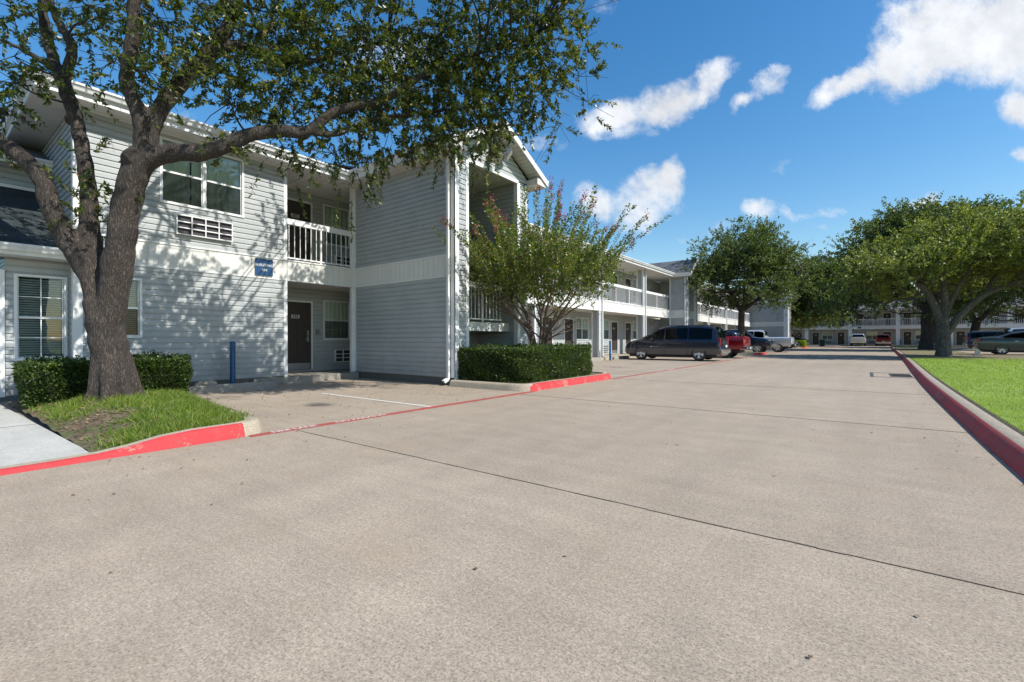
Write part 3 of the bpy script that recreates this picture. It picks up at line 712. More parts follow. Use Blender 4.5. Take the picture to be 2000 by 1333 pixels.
# painted lines
mb = MB(); mb.box(FW, -5.77, -5.64, 2.44, 8.3, .002, .006); mb.box(FW, -5.765, -5.65, 12.2, 36.7, .002, .006); mb.box(FW, -5.765, -5.65, 39.0, 67, .002, .006)
mb.box(FW, -10, 40, 93.0, 93.3, .002, .01)
struct('road_marking', mb, 'paint_red_line')
mb = MB()
mb.box(FW, -9.1, -5.78, 5.28, 5.37, .002, .006)
for y in (13.4, 16.1, 18.85, 21.6, 24.0, 27.1, 29.9, 32.6, 42, 45, 48, 51, 54): mb.box(FW, -9.8, -5.8, y - .045, y + .045, .002, .006)
struct('road_marking', mb, 'stripe_worn')
for t, y in (('FIRE LANE', 2.98), ('NO PARKING', 3.95), ('FIRE LANE', 16.0), ('NO PARKING', 17.2), ('FIRE LANE', 27.0), ('NO PARKING', 28.2)):
    struct('road_marking', text_mb(t, .085, None, -5.705, y, 0, flat=.0085, bold=.02, stretch=1.05 if t[0] == 'F' else 1.1), 'letters_worn')
def kerb_text(t, y, x, hgt, st):
    o = text_mb(t, hgt, ((0, 0, 0), (0, -1, 0), (-1, 0, 0)), -y, -x, .072, thick=.0, stretch=st, bold=.01)
    o.v = [(vx + (vz - .072) * .75, vy, vz) for vx, vy, vz in o.v]; struct('kerb_lettering', o, 'letters_old')
kerb_text('FIRE LANE', 11.5, 1.072, .085, 1.7); kerb_text('NO PARKING', 20.5, 1.275, .085, 2.2)

# grass and soil of the tree island
TRX, TRY = -9.1, 1.95
def isl_edge(x):
    xs = [-11.9, -9.0, -7.4, -6.15, -5.93, -5.86]; ys = [3.40, 2.95, 2.78, 2.67, 2.55, 2.25]; return float(np.interp(x, xs, ys))
def isl_z(x, y):
    y0 = 1.1; y1 = isl_edge(x); t = (y - y0) / max(.05, (y1 - y0))
    e = float(np.interp(x, [-12, -6.6, -5.95, -5.86], [.09, .09, .05, .0])); z = .035 + e * min(1, max(0, t) * 4) + .02 * t
    z += .14 * math.exp(-(((x - TRX) / 1.1) ** 2 + ((y - TRY) / .75) ** 2)) + .05 * math.exp(-(((x + 7.3) / .9) ** 2 + ((y - 2.1) / .45) ** 2))
    return z
mb = MB(); nx, ny = 70, 24; vs = []
for i in range(nx):
    x = -12.05 + (6.2) * i / (nx - 1)
    for j in range(ny):
        y1 = isl_edge(x); y = 1.09 + (y1 + .05 - 1.09) * j / (ny - 1); vs.append((x, y, isl_z(x, y) + .012 * math.sin(x * 9) * math.sin(y * 13)))
mb.add(vs, [(i * ny + j, (i + 1) * ny + j, (i + 1) * ny + j + 1, i * ny + j + 1) for i in range(nx - 1) for j in range(ny - 1)])
isl = struct('planting_bed', mb, 'soil', smooth=True)
def island_grass():
    P_, D_, L_ = [], [], []
    rr = random.Random(5); tufts = []
    for _ in range(1050):
        x = rr.uniform(-10.6, -5.95); y = rr.uniform(1.18, isl_edge(x) - .03)
        g = math.sin(x * 2.1 + 1.3) + math.sin(y * 4.2 + x) + 1.2 * (y - 1.75) + .25 * (x + 8)
        if g + rr.uniform(-1.3, 1.3) > -.25: tufts.append((x, y, rr.uniform(.6, 1.15)))
    for (x, y, s) in tufts:
        for _ in range(rr.randrange(24, 46)):
            px, py = x + rr.gauss(0, .06), y + rr.gauss(0, .06)
            if py > isl_edge(px) or py < 1.13 or px > -5.93: continue
            a = rr.uniform(0, 6.28); t = rr.uniform(.25, 1.0)
            P_.append((px, py, isl_z(px, py) - .005)); D_.append((math.cos(a) * t * 1.3, math.sin(a) * t * 1.3, 1)); L_.append(rr.uniform(.04, .14) * s)
    L_ = np.array(L_); o = leaf_mesh('grass', P_, D_, L_, .0028 + L_ * .012, 'blade_long', tri=True); tag(o, 'long bright green grass tufts on the island round the big tree', 'grass', kind='stuff')
    n = 2600; x = rng.uniform(-11.5, -5.95, n); y = rng.uniform(1.12, 3.2, n); k = np.array([y[i] < isl_edge(x[i]) for i in range(n)]); x, y = x[k], y[k]
    z = np.array([isl_z(a, b) + .01 for a, b in zip(x, y)]); P2 = np.stack([x, y, z], 1); D2 = np.stack([rng.normal(size=len(x)), rng.normal(size=len(x)), rng.uniform(0, .35, len(x))], 1)
    o = leaf_mesh('leaf_litter', P2, D2, .045, .012, 'litter', up=(0, 0, 1)); tag(o, 'dry fallen leaves lying on the soil under the big tree', 'leaf litter', kind='stuff')
island_grass()
def lawn_grass():
    Ps, Ls, Ws = [], [], []
    for (y0, y1, x1, n, l, w) in ((5.2, 11, 8, 90000, .045, .0022), (11, 20, 14, 70000, .06, .004), (20, 32, 24, 50000, .07, .008)):
        y = rng.uniform(y0, y1, n); x = 1.31 + np.maximum(0, y - 8) * .016 + rng.random(n) * (x1 - 1.3); k = (x < 1.2 + (y - 3) * .62)
        x, y = x[k], y[k]; Ps.append(np.stack([x, y, np.full(len(x), .12)], 1)); Ls.append(rng.uniform(.5, 1.1, len(x)) * l); Ws.append(np.full(len(x), w))
    Pp = np.concatenate(Ps); n = len(Pp); D = np.stack([rng.normal(size=n) * .5, rng.normal(size=n) * .5, np.ones(n)], 1)
    o = leaf_mesh('grass', Pp, D, np.concatenate(Ls), np.concatenate(Ws), 'blade_lawn', tri=True); tag(o, 'mown bright green lawn grass beyond the right-hand kerb', 'grass', kind='stuff')
lawn_grass()
def debris():
    n = 260; x = rng.uniform(-5.6, .95, n); y = rng.uniform(.6, 22, n)
    # most leaves gather by the kerb and the red line
    k = rng.random(n) < .5; x[k] = np.where(rng.random(k.sum()) < .5, .98 - np.abs(rng.normal(size=k.sum())) * .25, -5.6 + np.abs(rng.normal(size=k.sum())) * .5)
    P2 = np.stack([x, y, np.full(n, .006)], 1); D2 = np.stack([rng.normal(size=n), rng.normal(size=n), rng.uniform(0, .2, n)], 1)
    o = leaf_mesh('leaf_litter', P2, D2, rng.uniform(.015, .045, n), .008, 'litter', up=(0, 0, 1)); tag(o, 'scattered dry leaves lying on the concrete road', 'leaf litter', kind='stuff')
    n = 260; x = rng.uniform(-11, -5.8, n); y = rng.uniform(2.9, 8, n); P2 = np.stack([x, y, np.full(n, .006)], 1); D2 = np.stack([rng.normal(size=n), rng.normal(size=n), rng.uniform(0, .2, n)], 1)
    o = leaf_mesh('leaf_litter', P2, D2, rng.uniform(.02, .05, n), .010, 'litter', up=(0, 0, 1)); tag(o, 'dry leaves scattered over the empty parking bay by door 102', 'leaf litter', kind='stuff')
debris()
# storm drain by the kerb
t = empty('storm_drain', (.75, 18.3, 0), 'rusty rectangular storm drain grating set in the road against the kerb', 'drain')
mb = MB(); mb.box(FW, .12, 1.16, 17.3, 17.38, .001, .006); mb.box(FW, .12, .2, 17.38, 19.5, .001, .006); mb.box(FW, .2, 1.16, 19.42, 19.5, .001, .006); mb.build('frame', 'iron', t)
MB().box(FW, .62, 1.1, 17.7, 19.1, .001, .004).build('pit', 'dark', t)
mb = MB()
for i in range(9): mb.box(FW, .62, 1.1, 17.75 + i * .155, 17.80 + i * .155, .0045, .009)
mb.box(FW, .60, .64, 17.7, 19.1, .0045, .011); mb.build('grating', 'iron', t)
# wheel stops and lumps
def wheel_stop(x, y0, y1, label, rz=0):
    mb = MB(); L = y1 - y0; pr = [(-.10, 0), (.10, 0), (.09, .10), (.055, .17), (-.055, .17), (-.09, .10)]
    vs = []; ends = [(-L / 2, .72), (-L / 2 + .09, 1), (L / 2 - .09, 1), (L / 2, .72)]
    for yy, s in ends:
        for a, h in pr: vs.append((a * (s if s < 1 else 1), yy, h * s))
    k = 6; mb.add(vs, [(i * k + j, i * k + (j + 1) % k, (i + 1) * k + (j + 1) % k, (i + 1) * k + j) for i in range(3) for j in range(k)] + [tuple(range(k))[::-1], tuple(range(3 * k, 4 * k))])
    o = mb.build('wheel_stop', 'concrete_stain', local=True); o.location = (x, (y0 + y1) / 2, 0); o.rotation_euler = (0, 0, rz); tag(o, label, 'wheel stop', 'concrete wheel stops'); return o
wheel_stop(-11.08, 3.52, 5.30, 'weathered concrete wheel stop in front of the blue bollard', R(-3))
wheel_stop(-11.0, 20.2, 22.0, 'concrete wheel stop by the blue post in front of the balcony wing')
wheel_stop(-11.15, 23.9, 25.7, 'concrete wheel stop under the nose of the dark blue minivan')
mb = MB(); mb.lathe([(.17, 0), (.16, .14), (.135, .20), (.09, .225), (0, .232)], Matrix.Identity(4), 18)
o = mb.build('concrete_block', 'concrete_kerb', local=True, smooth=True); o.location = (-11.62, 4.05, 0); o.scale = (.7, 1.5, 1); tag(o, 'low rounded concrete block between the bollard and the hedge', 'block')
def bollard(x, y, h, label, r=.057):
    mb = MB(); mb.lathe([(r, -.02), (r, h - .03), (r * .9, h - .012), (r * .6, h), (0, h + .002)], Matrix.Identity(4), 20)
    o = mb.build('bollard', 'post_blue', local=True, smooth=True); o.location = (x, y, 0); tag(o, label, 'bollard', 'blue steel bollards'); return o
bollard(-11.78, 4.66, 1.10, 'blue steel bollard standing in front of the siding wall, behind the wheel stop')
bollard(-10.9, 23.0, 1.05, 'blue steel post by the white column of the balcony wing, beside the minivan')
bollard(-10.9, 16.4, 1.05, 'blue steel post half hidden behind the hedge with the crape myrtle')
bollard(4.35, 93.9, 1.0, 'blue post by the far building beside the red sport utility vehicle', .09)

# ------------------------------------------------------------------ buildings
X1 = -12.15; XR = -13.7; X2 = -11.5; XR2 = -13.05; ZF = .17; ZW = 5.66
HB = -12.0
bl = empty('apartment_building', (-12.15, 2, 0), 'nearest grey sided two storey block with doors 102 and 202 and a gabled stair tower', 'building')
E1 = FE(X1)
# --- front wall of the south end
upw = (3.40, 5.02, 4.17, 5.50); low = (2.18, 3.00, 1.22, 2.38); ac1 = (3.66, 4.76, 3.50, 3.90)
wall(bl, E1, 2.0, 6.12, .19, 2.69, [low]); wall(bl, E1, 2.0, 6.12, 3.25, ZW, [upw, ac1])
band(bl, E1, 2.0, 6.12)
trim(bl, E1, 2.0, 2.11, .19, ZW, n=.03, back=-.01); trim(bl, E1, 6.04, 6.13, .17, 2.69, n=.03, back=-.14); trim(bl, E1, 6.04, 6.13, 3.25, ZW, n=.03, back=-.14)
trim(bl, E1, 2.11, 6.04, ZW - .1, ZW, n=.02, name='frieze_board')
window(bl, E1, *upw, cols=3, rows=2, units=2, seed=2, front=False); window(bl, E1, *low, cols=1, rows=1, units=1, cover='blind', screen=True)
aircon(bl, E1, *ac1)
MB().box(FW, -12.7, -12.13, 2.02, 6.1, -.05, .19).build('foundation', 'foundation', bl)
# --- south wall
S1 = FS(2.0)
wall(bl, S1, -24, -12.15, .19, ZW)
trim(bl, S1, -12.26, -12.12, .19, ZW, n=.03)
# --- recess with doors 102 and 202
ER = FE(XR)
for k, (z0, num) in enumerate(((ZF, '102'), (3.22, '202'))):
    zt = 2.72 if k == 0 else ZW + .015
    dz = z0 + .05
    d = (6.70, 7.66, dz, dz + 2.06); w_ = (8.11, 9.95, z0 + 1.0, z0 + 2.18); a_ = (8.46, 9.52, z0 + .26, z0 + .62)
    wall(bl, ER, 6.12, 11.2, z0, zt, [d, w_, a_])
    door(bl, ER, *d, num=num); window(bl, ER, *w_, cols=3, rows=2, units=2, seed=5 + k); aircon(bl, ER, *a_)
    lk_ = MB(); lk_.box(ER, 7.80, 7.93, 0, .03, z0 + 1.12, z0 + 1.30); lk_.build('notice_holder', 'metal', bl)
wall(bl, ((0, 6.13, 0), (1, 0, 0), (0, 1, 0)), XR, X1 - .02, ZF, ZW)      # side of the south end, facing the recess
MB().box(FW, XR, -11.93, 5.2, 8.17, -.02, ZF).build('door_step', 'concrete_stain', bl)
MB().box(FW, XR, -12.19, 6.13, 11.2, 2.75, 3.2).build('balcony_slab', 'soffit', bl); MB().box(FW, XR, -12.1, 8.3, 11.2, -.02, ZF - .01).build('porch_floor', 'concrete_stain', bl)
MB().box(FW, XR, -12.2, 6.14, 11.2, 2.70, 2.745).build('soffit', 'soffit', bl)
band(bl, E1, 6.13, 8.17)
railing(bl, E1, 6.14, 8.12, posts=1)
trim(bl, E1, 8.08, 8.17, ZF, 2.69, n=-.02, back=-.11); trim(bl, E1, 8.08, 8.17, 3.25, ZW, n=-.02, back=-.11)
# --- stair tower
def tower(b, xw, xe, y0, y1, land=True, zr=6.98):
    "stair tower: south wall at y0, north wall at y1, open front at xe"
    Sf = FS(y0); c = .45; EE = FE(xe); ym = (y0 + y1) / 2
    wall(b, Sf, xw + (0 if xw > -12 else .0), xe, .19, 2.69); wall(b, Sf, xw, xe, 3.25, ZW); band(b, Sf, xw + .0, xe)
    MB().box(FW, xw + .03, xe - .03, y0 + .02, y0 + .25, -.05, .19).build('foundation', 'foundation', b)
    trim(b, Sf, xe - .12, xe + .03, .19, ZW, n=.03, name='corner_trim'); trim(b, Sf, xw - .03, xw + .06, .19, ZW, n=.03)
    for (ya, yb) in ((y0, y0 + c), (y1 - c, y1)):
        wall(b, EE, ya, yb, .19, ZW, t=.2, name='column'); trim(b, EE, ya - .03, ya + .1, .15, ZW, n=.034); trim(b, EE, yb - .09, yb + .012, .15, ZW, n=.034, back=-.2)
    # inner faces
    wall(b, ((0, y1 - c, 0), (1, 0, 0), (0, -1, 0)), xw - 1.5, xe - .02, .19, ZW, name='inner_wall', t=.02)
    wall(b, FNN(y0 + c), xw, xe - .02, .19, ZW, name='inner_wall', t=.02)
    wall(b, FNN(y1), xw, xe, .19, ZW, name='wall')
    band(b, ((0, y1 - c, 0), (1, 0, 0), (0, -1, 0)), xw, xe - .03)
    trim(b, ((0, y1 - c, 0), (1, 0, 0), (0, -1, 0)), xe - .1, xe - .0, .19, ZW, n=.03)
    MB().box(FW, xw, xe - .01, y0 + .1, y1 - .1, ZW + .01, ZW + .05).build('porch_ceiling', 'soffit', b)
    # pediment
    rise = zr - 5.80; half = (y1 - y0) / 2 + .48; hw = (y1 - y0) / 2
    ped = MB(); zt_ = lambda z: (ym - (zr - .22 - z) / rise * half, ym + (zr - .22 - z) / rise * half)
    siding(ped, EE, y0, y1, ZW + .06, zr - .24, top=zt_); ped.build('pediment', 'siding', b)
    trim(b, EE, y0 + c - .02, y1 - c + .02, ZW - .03, ZW + .06, n=.04, name='pediment_trim', back=-.05)
    # roof with a raked overhang
    xo = xe + .42; xb = -17.0; mb = MB(); uv = []
    ze = 5.93; 
    roof_face(mb, uv, [(xb, ym - half, ze), (xo, ym - half, ze), (xo, ym, zr), (xb, ym, zr)])
    roof_face(mb, uv, [(xo, ym + half, ze), (xb, ym + half, ze), (xb, ym, zr), (xo, ym, zr)])
    rf = roof_build(mb, uv, b)
    rk_ = MB(); h = .17
    for s in (-1, 1):
        a = (ym + s * (half + .03), ze - .075); bb = (ym, zr - .065)
        vs = [(xo + dx, y, z + dz) for dx in (.0, .035) for (y, z) in (a, bb) for dz in (-h, 0)]
        rk_.add(vs, [(0, 1, 3, 2), (4, 6, 7, 5), (0, 4, 5, 1), (2, 3, 7, 6), (1, 5, 7, 3), (0, 2, 6, 4)])
        # sloping soffit under the rake
    rk_.build('rake_board', 'trim', rf)
    so = MB()
    for s in (-1, 1):
        k = 16
        for i in range(k):
            t0, t1 = i / k, (i + 1) / k - .006
            q = [(ym + s * half * (1 - t), ze + (zr - ze) * t - .20) for t in (t0, t1)]
            so.add([(xe + .005, q[0][0], q[0][1]), (xo, q[0][0], q[0][1]), (xo, q[1][0], q[1][1]), (xe + .005, q[1][0], q[1][1]), (xe + .005, q[0][0], q[0][1] + .02), (xo, q[0][0], q[0][1] + .02), (xo, q[1][0], q[1][1] + .02), (xe + .005, q[1][0], q[1][1] + .02)], [(0, 1, 2, 3), (0, 4, 5, 1), (3, 2, 6, 7)])
    so.build('rake_soffit', 'soffit', rf)
    for s in (-1, 1):      # boxed eave returns
        ya = ym + s * half; yw = y0 if s < 0 else y1
        mbx = MB(); mbx.box(FW, xe + .01, xo - .01, min(ya, yw), max(ya, yw), 5.66, 5.84); mbx.build('eave_return', 'soffit', rf)
        mbx = MB(); mbx.box(FW, xw if s < 0 else xw, xe + .005, min(ya, yw), max(ya, yw), 5.655, 5.68); 
        x = xw
        while x < xe: mbx.box(FW, x, x + .02, min(ya, yw), max(ya, yw), 5.642, 5.656); x += .12
        mbx.build('eave_soffit', 'soffit', rf)
        MB().box(FW, xw, xo - .02, ya - .012 if s < 0 else ya - .01, ya + .01 if s < 0 else ya + .012, 5.66, 5.86).build('fascia', 'trim', rf)
        gutter(b, (xw + .45, ya), (xo, ya), (0, s), z=5.78)
    downspout(b, xe - .17 if xe > -9 else xe - .1, y0 - .075, .06, 5.66, out=(0, -1))
    downspout(b, xe - .17, y1 + .075, .06, 5.66, out=(0, 1))
    if land:
        xl = xe - .28
        la = MB(); la.box(FW, xl - 1.35, xl, y0 + c, y1 - c - .01, 1.36, 1.60); la.build('stair_landing', 'band', b)
        railing(b, FE(xl + .06), y0 + c + .02, y1 - c - .45, z0=1.66, z1=2.66, n=-.02, posts=1, step=.15)
        stp = MB(); n = 8
        for i in range(n): stp.box(FW, xl - 1.35 - 2.2 + i * .275, xl - 1.35 - 2.2 + (i + 1) * .275 + .02, ym + .05, y1 - c - .02, .17 * (i + 1) - .05 + .05, .17 * (i + 1) + .05)
        for i in range(n): stp.box(FW, xl - 1.35 - (i + 1) * .275, xl - 1.35 - i * .275 + .02, y0 + c + .02, ym - .05, 1.60 + .18 * (i + 1) - .05, 1.60 + .18 * (i + 1))
        stp.build('stair_treads', 'concrete_stain', b)
        st = MB()
        for (yy, x0, z0_, x1_, z1_) in ((ym + .03, xl - 3.55, .1, xl - 1.35, 1.55), (ym - .03, xl - 1.35, 1.6, xl - 3.55, 3.1), (ym - .03, xl - 1.35, 2.5, xl - 3.55, 4.0), (ym + .03, xl - 3.55, 1.0, xl - 1.35, 2.45)):
            st.add([(x0, yy - .02, z0_), (x1_, yy - .02, z1_), (x1_, yy - .02, z1_ + .2), (x0, yy - .02, z0_ + .2), (x0, yy + .02, z0_), (x1_, yy + .02, z1_), (x1_, yy + .02, z1_ + .2), (x0, yy + .02, z0_ + .2)], [(0, 1, 2, 3), (7, 6, 5, 4), (0, 4, 5, 1), (3, 2, 6, 7)])
        st.build('stair_stringer', 'trim', b)
        dk = MB(); dk.box(FW, xl - 1.3, xl - 1.25, y0 + c, y1 - c, .17, 1.36); dk.build('under_stair_wall', 'siding', b)
    return rf
tower(bl, -12.15, -8.0, 8.2, 11.2)
tower(bl, -11.5, -10.3, 34.4, 37.0, land=False, zr=7.1)
# --- balcony wing
def wing(b, y0, y1, cols, units, slab_x=-11.2, doors=True, detail=True, first=104):
    EE = FE(XR2); EB = FE(X2); num = first
    for k, z0 in enumerate((ZF, 3.22)):
        zt = 2.72 if k == 0 else ZW - .02; holes = []; dd = []; ww = []; aa = []
        n0 = num + 100 * k; n = n0
        for (yc) in units:
            L = (yc - 2.44, yc - 1.02, yc - .7); Rr = (yc + .7, yc + 1.02, yc + 2.44)
            dd += [(yc - 1.52, yc - .60, z0 + .05, z0 + 2.08), (yc + .68, yc + 1.60, z0 + .05, z0 + 2.08)]
            ww += [(yc - 3.3, yc - 1.9, z0 + .98, z0 + 2.16), (yc + 1.95, yc + 3.35, z0 + .98, z0 + 2.16)]
            aa += [(yc - 3.1, yc - 2.1, z0 + .22, z0 + .58), (yc + 2.05, yc + 3.1, z0 + .22, z0 + .58)]
        wall(b, EE, y0, y1 + 2.7, z0, zt, dd + ww + aa)
        for i, d in enumerate(dd):
            door(b, EE, *d, num=str(n), hinge=1 if i % 2 else -1, detail=detail); n += 1
        for i, w_ in enumerate(ww): window(b, EE, *w_, cols=2, rows=2, units=2, seed=i * 3 + k + int(y0), detail=detail)
        for a_ in aa: aircon(b, EE, *a_, cols=4)
        for yc in units: MB().box(EE, yc - .07, yc + .07, 0, .09, z0 + 1.75, z0 + 2.0).build('wall_lantern', 'lantern', b)
    MB().box(FW, XR2, slab_x, y0 - .2, y1, -.02, ZF - .02).build('walkway', 'concrete_kerb', b)
    MB().box(FW, XR2, X2 - .05, y0, y1, 2.75, 3.2).build('balcony_slab', 'soffit', b)
    MB().box(FW, XR2, X2 - .05, y0, y1, 2.70, 2.745).build('soffit', 'soffit', b)
    band(b, EB, y0, y1)
    ys = [y0] + cols + [y1]
    for c in cols:
        for (z0, z1) in ((.13, 2.69), (3.25, ZW)):
            m_ = MB(); siding(m_, EB, c - .19, c + .19, z0, z1); siding(m_, FS(c - .2), X2 - .4, X2, z0, z1); m_.box(FW, X2 - .4, X2 - .002, c - .198, c + .198, z0, z1); co = m_.build('column', 'siding', b)
            q = MB(); q.box(EB, c - .23, c - .15, -.08, .03, z0, z1); q.box(EB, c + .15, c + .23, -.08, .03, z0, z1); q.box(EB, c - .23, c - .15, -.44, -.36, z0, z1); q.build('corner_trim', 'trim', co)
        downspout(b, X2 + .07, c + .06, .1, 5.75, out=(1, 0))
    for a, z in zip(ys[:-1], ys[1:]):
        aa_ = a + (.23 if a in cols else .02); zz = z - (.23 if z in cols else .02)
        railing(b, EB, aa_, zz, posts=max(1, round((zz - aa_) / 1.9) - 1), n=-.12)
    MB().box(FW, XR2, X2 + .45, y0, y1 + (2.6 if y1 < 40 else 0), ZW, ZW + .03).build('eave_soffit', 'soffit', b)
    MB().box(FW, X2 + .44, X2 + .465, y0, y1, ZW - .005, ZW + .2).build('fascia', 'trim', b)
    gutter(b, (X2 + .466, y0), (X2 + .466, y1), (1, 0), z=5.78)
wing(bl, 11.2, 34.4, [16.9, 23.1, 29.4], [13.8, 21.15, 29.2])
# --- eaves and roof of the south end
MB().box(FW, XR, X1 + .45, 1.45, 7.72, ZW, ZW + .03).build('eave_soffit', 'soffit', bl)
MB().box(FW, XR, X1 - .02, 7.72, 11.3, ZW, ZW + .03).build('eave_soffit', 'soffit', bl)
m_ = MB(); y = 6.4
for y in (6.75, 7.28): m_.box(FW, XR, X1 + .3, y, y + .09, ZW - .025, ZW - .001)
m_.build('soffit_batten', 'band', bl)
MB().box(FW, -24.5, X1 + .45, 1.40, 2.0, ZW - .003, ZW + .03).build('eave_soffit', 'soffit', bl)
MB().box(FW, X1 + .44, X1 + .465, 1.42, 7.72, ZW - .005, ZW + .2).build('fascia', 'trim', bl)
MB().box(FW, -24.5, X1 + .465, 1.395, 1.42, ZW - .005, ZW + .2).build('fascia', 'trim', bl)
gutter(bl, (X1 + .466, 1.3), (X1 + .466, 7.73), (1, 0), z=5.78)
gutter(bl, (-24.5, 1.395), (X1 + .58, 1.395), (0, -1), z=5.78)
mb = MB(); uv = []; xo = X1 + .5; xr = -18.3; ye = 1.35; ze = 5.93; zr = ze + .34 * (xo - xr)
roof_face(mb, uv, [(xo, ye, ze), (xo, 8.0, ze), (xr, 8.0, zr), (xr, ye + 6.1, zr)])
roof_face(mb, uv, [(X2 + .5, 8.0, ze), (X2 + .5, 37.2, ze), (xr, 37.2, zr), (xr, 8.0, zr)])
roof_face(mb, uv, [(-25, ye, ze), (xo, ye, ze), (xr, ye + 6.1, zr)])
roof_face(mb, uv, [(-25, 37.2, ze), (-25, ye, ze), (xr, ye + 6.1, zr), (xr, 37.2, zr)])
roof_build(mb, uv, bl)
# --- sign, floodlights
t = empty('building_sign', (X1 + .05, 5.52, 2.97), 'small square blue sign reading BUILDING 100 on the white band', 'sign')
MB().box(E1, 5.31, 5.74, .047, .062, 2.76, 3.18).build('board', 'sign_blue', t)
text_mb('BUILDING', .062, E1, 5.525, .062, 3.02, bold=.012, stretch=1.12).build('lettering', 'white_paint', t); text_mb('100', .062, E1, 5.525, .062, 2.90, bold=.012, stretch=1.1).build('lettering', 'white_paint', t)
def flood(y, z, label, rx, rz):
    t = empty('floodlight', (-7.98, y, z), label, 'floodlight', 'floodlights on the stair tower gable')
    mb = MB(); mb.box(FW, -7.97, -7.90, y - .07, y + .07, z - .07, z + .07); mb.box(FW, -7.90, -7.78, y - .015, y + .015, z - .02, z + .02); mb.build('bracket', 'black_trim', t)
    m2 = MB(); Mx = Matrix.Translation((.26, 0, .0)) @ Matrix.Rotation(rz, 4, 'Z') @ Matrix.Rotation(rx, 4, 'Y')
    vs = [tuple(Mx @ Vector(p)) for p in ((-.09, -.12, -.10), (-.09, .12, -.10), (-.09, .12, .10), (-.09, -.12, .10), (.08, -.17, -.15), (.08, .17, -.15), (.08, .17, .15), (.08, -.17, .15))]
    m2.add(vs, [(0, 1, 2, 3), (0, 4, 5, 1), (1, 5, 6, 2), (2, 6, 7, 3), (3, 7, 4, 0), (4, 7, 6, 5)]); m2.build('housing', 'metal', t, local=True)
    m3 = MB(); vs = [tuple(Mx @ Vector(p)) for p in ((.084, -.15, -.13), (.084, .15, -.13), (.084, .15, .13), (.084, -.15, .13))]; m3.add(vs, [(0, 1, 2, 3)]); m3.build('lens', 'lamp_clear', t, local=True)
flood(9.92, 6.16, 'grey box floodlight on the gable, the one tilted out to the right', R(35), R(35))
flood(9.45, 5.93, 'grey box floodlight on the gable, hanging lower and partly behind leaves', R(60), R(-20))

# --- low annex at the far left
an = empty('annex', (-12.5, 0, 0), 'low grey sided annex with dark shingle roof and a tall shuttered window', 'building')
EA = FE(-12.5)
aw = (1.27, 1.90, .80, 2.32)
wall(an, EA, 1.12, 1.99, .12, 2.69, [aw]); window(an, EA, *aw, cols=2, rows=2, units=1, cover='blind', screen=False)
trim(an, EA, .93, 1.11, .1, 2.42, n=.05, back=-.1, name='post'); wall(an, EA, -6, .92, .12, 2.69)
MB().box(FW, -12.9, -12.02, -6, 2.0, 2.66, 2.69).build('eave_soffit', 'soffit', an)
MB().box(FW, -12.03, -12.005, -6, 1.97, 2.655, 2.84).build('fascia', 'trim', an)
gutter(an, (-12.005, -6), (-12.005, 1.96), (1, 0), z=2.72)
mb = MB(); uv = []; roof_face(mb, uv, [(-11.98, -6, 2.84), (-11.98, 1.99, 2.84), (-14.6, 1.99, 4.42), (-14.6, -6, 4.42)]); roof_build(mb, uv, an, 'shingle_dark')
wall(an, FE(-14.6), -6, 1.98, 4.36, 4.85); trim(an, FE(-14.6), -6, 1.98, 4.40, 4.47, n=.06, name='flashing')
MB().box(FW, -14.7, -14.17, -6, 1.98, 4.84, 4.87).build('eave_soffit', 'soffit', an)
MB().box(FW, -14.18, -14.155, -6, 1.97, 4.84, 5.02).build('fascia', 'trim', an); gutter(an, (-14.155, -6), (-14.155, 1.97), (1, 0), z=4.9)
mb = MB(); uv = []; roof_face(mb, uv, [(-14.1, -6, 5.02), (-14.1, 1.98, 5.02), (-17.4, 1.98, 6.4), (-17.4, -6, 6.4)]); roof_build(mb, uv, an)

# --- second building of the row
b2 = empty('apartment_building', (-11.5, 37, 0), 'second grey two storey block of the row, its blank end wall behind the silver pickup', 'building')
wing(b2, 37.02, 65.0, [44.9, 51.8, 58.4], [41.2, 48.4, 55.2, 61.6], detail=False, first=202)
wall(b2, FS(65.0), -13.1, -7.5, .19, 2.69); wall(b2, FS(65.0), -13.1, -7.5, 3.25, ZW); band(b2, FS(65.0), -11.5, -7.5)
trim(b2, FS(65.0), -7.9, -7.45, 0, ZW, n=.05, name='corner_trim', back=-.4)
wall(b2, FE(-7.5), 65.45, 68, .19, ZW); trim(b2, FE(-7.5), 67.6, 68.02, 0, ZW, n=.05, name='corner_trim')
mb = MB(); uv = []; roof_face(mb, uv, [(-11, 64.5, 5.93), (-7.0, 64.5, 5.93), (-7.0, 66.5, 7.3), (-17, 66.5, 7.3), (-17, 64.5, 5.93)])
roof_face(mb, uv, [(-7.0, 68.5, 5.93), (-17, 68.5, 5.93), (-17, 66.5, 7.3), (-7.0, 66.5, 7.3)])
roof_face(mb, uv, [(X2 + .5, 37.2, ze), (X2 + .5, 66, ze), (xr, 66, zr), (xr, 37.2, zr)]); roof_build(mb, uv, b2)
MB().box(FW, -11.5, -7.0, 64.5, 65, 5.66, 5.86).build('eave', 'trim', b2)
MB().box(FW, -8.0, -7.7, 64.92, 65.3, 0, .01).build('footing', 'concrete_kerb', b2)

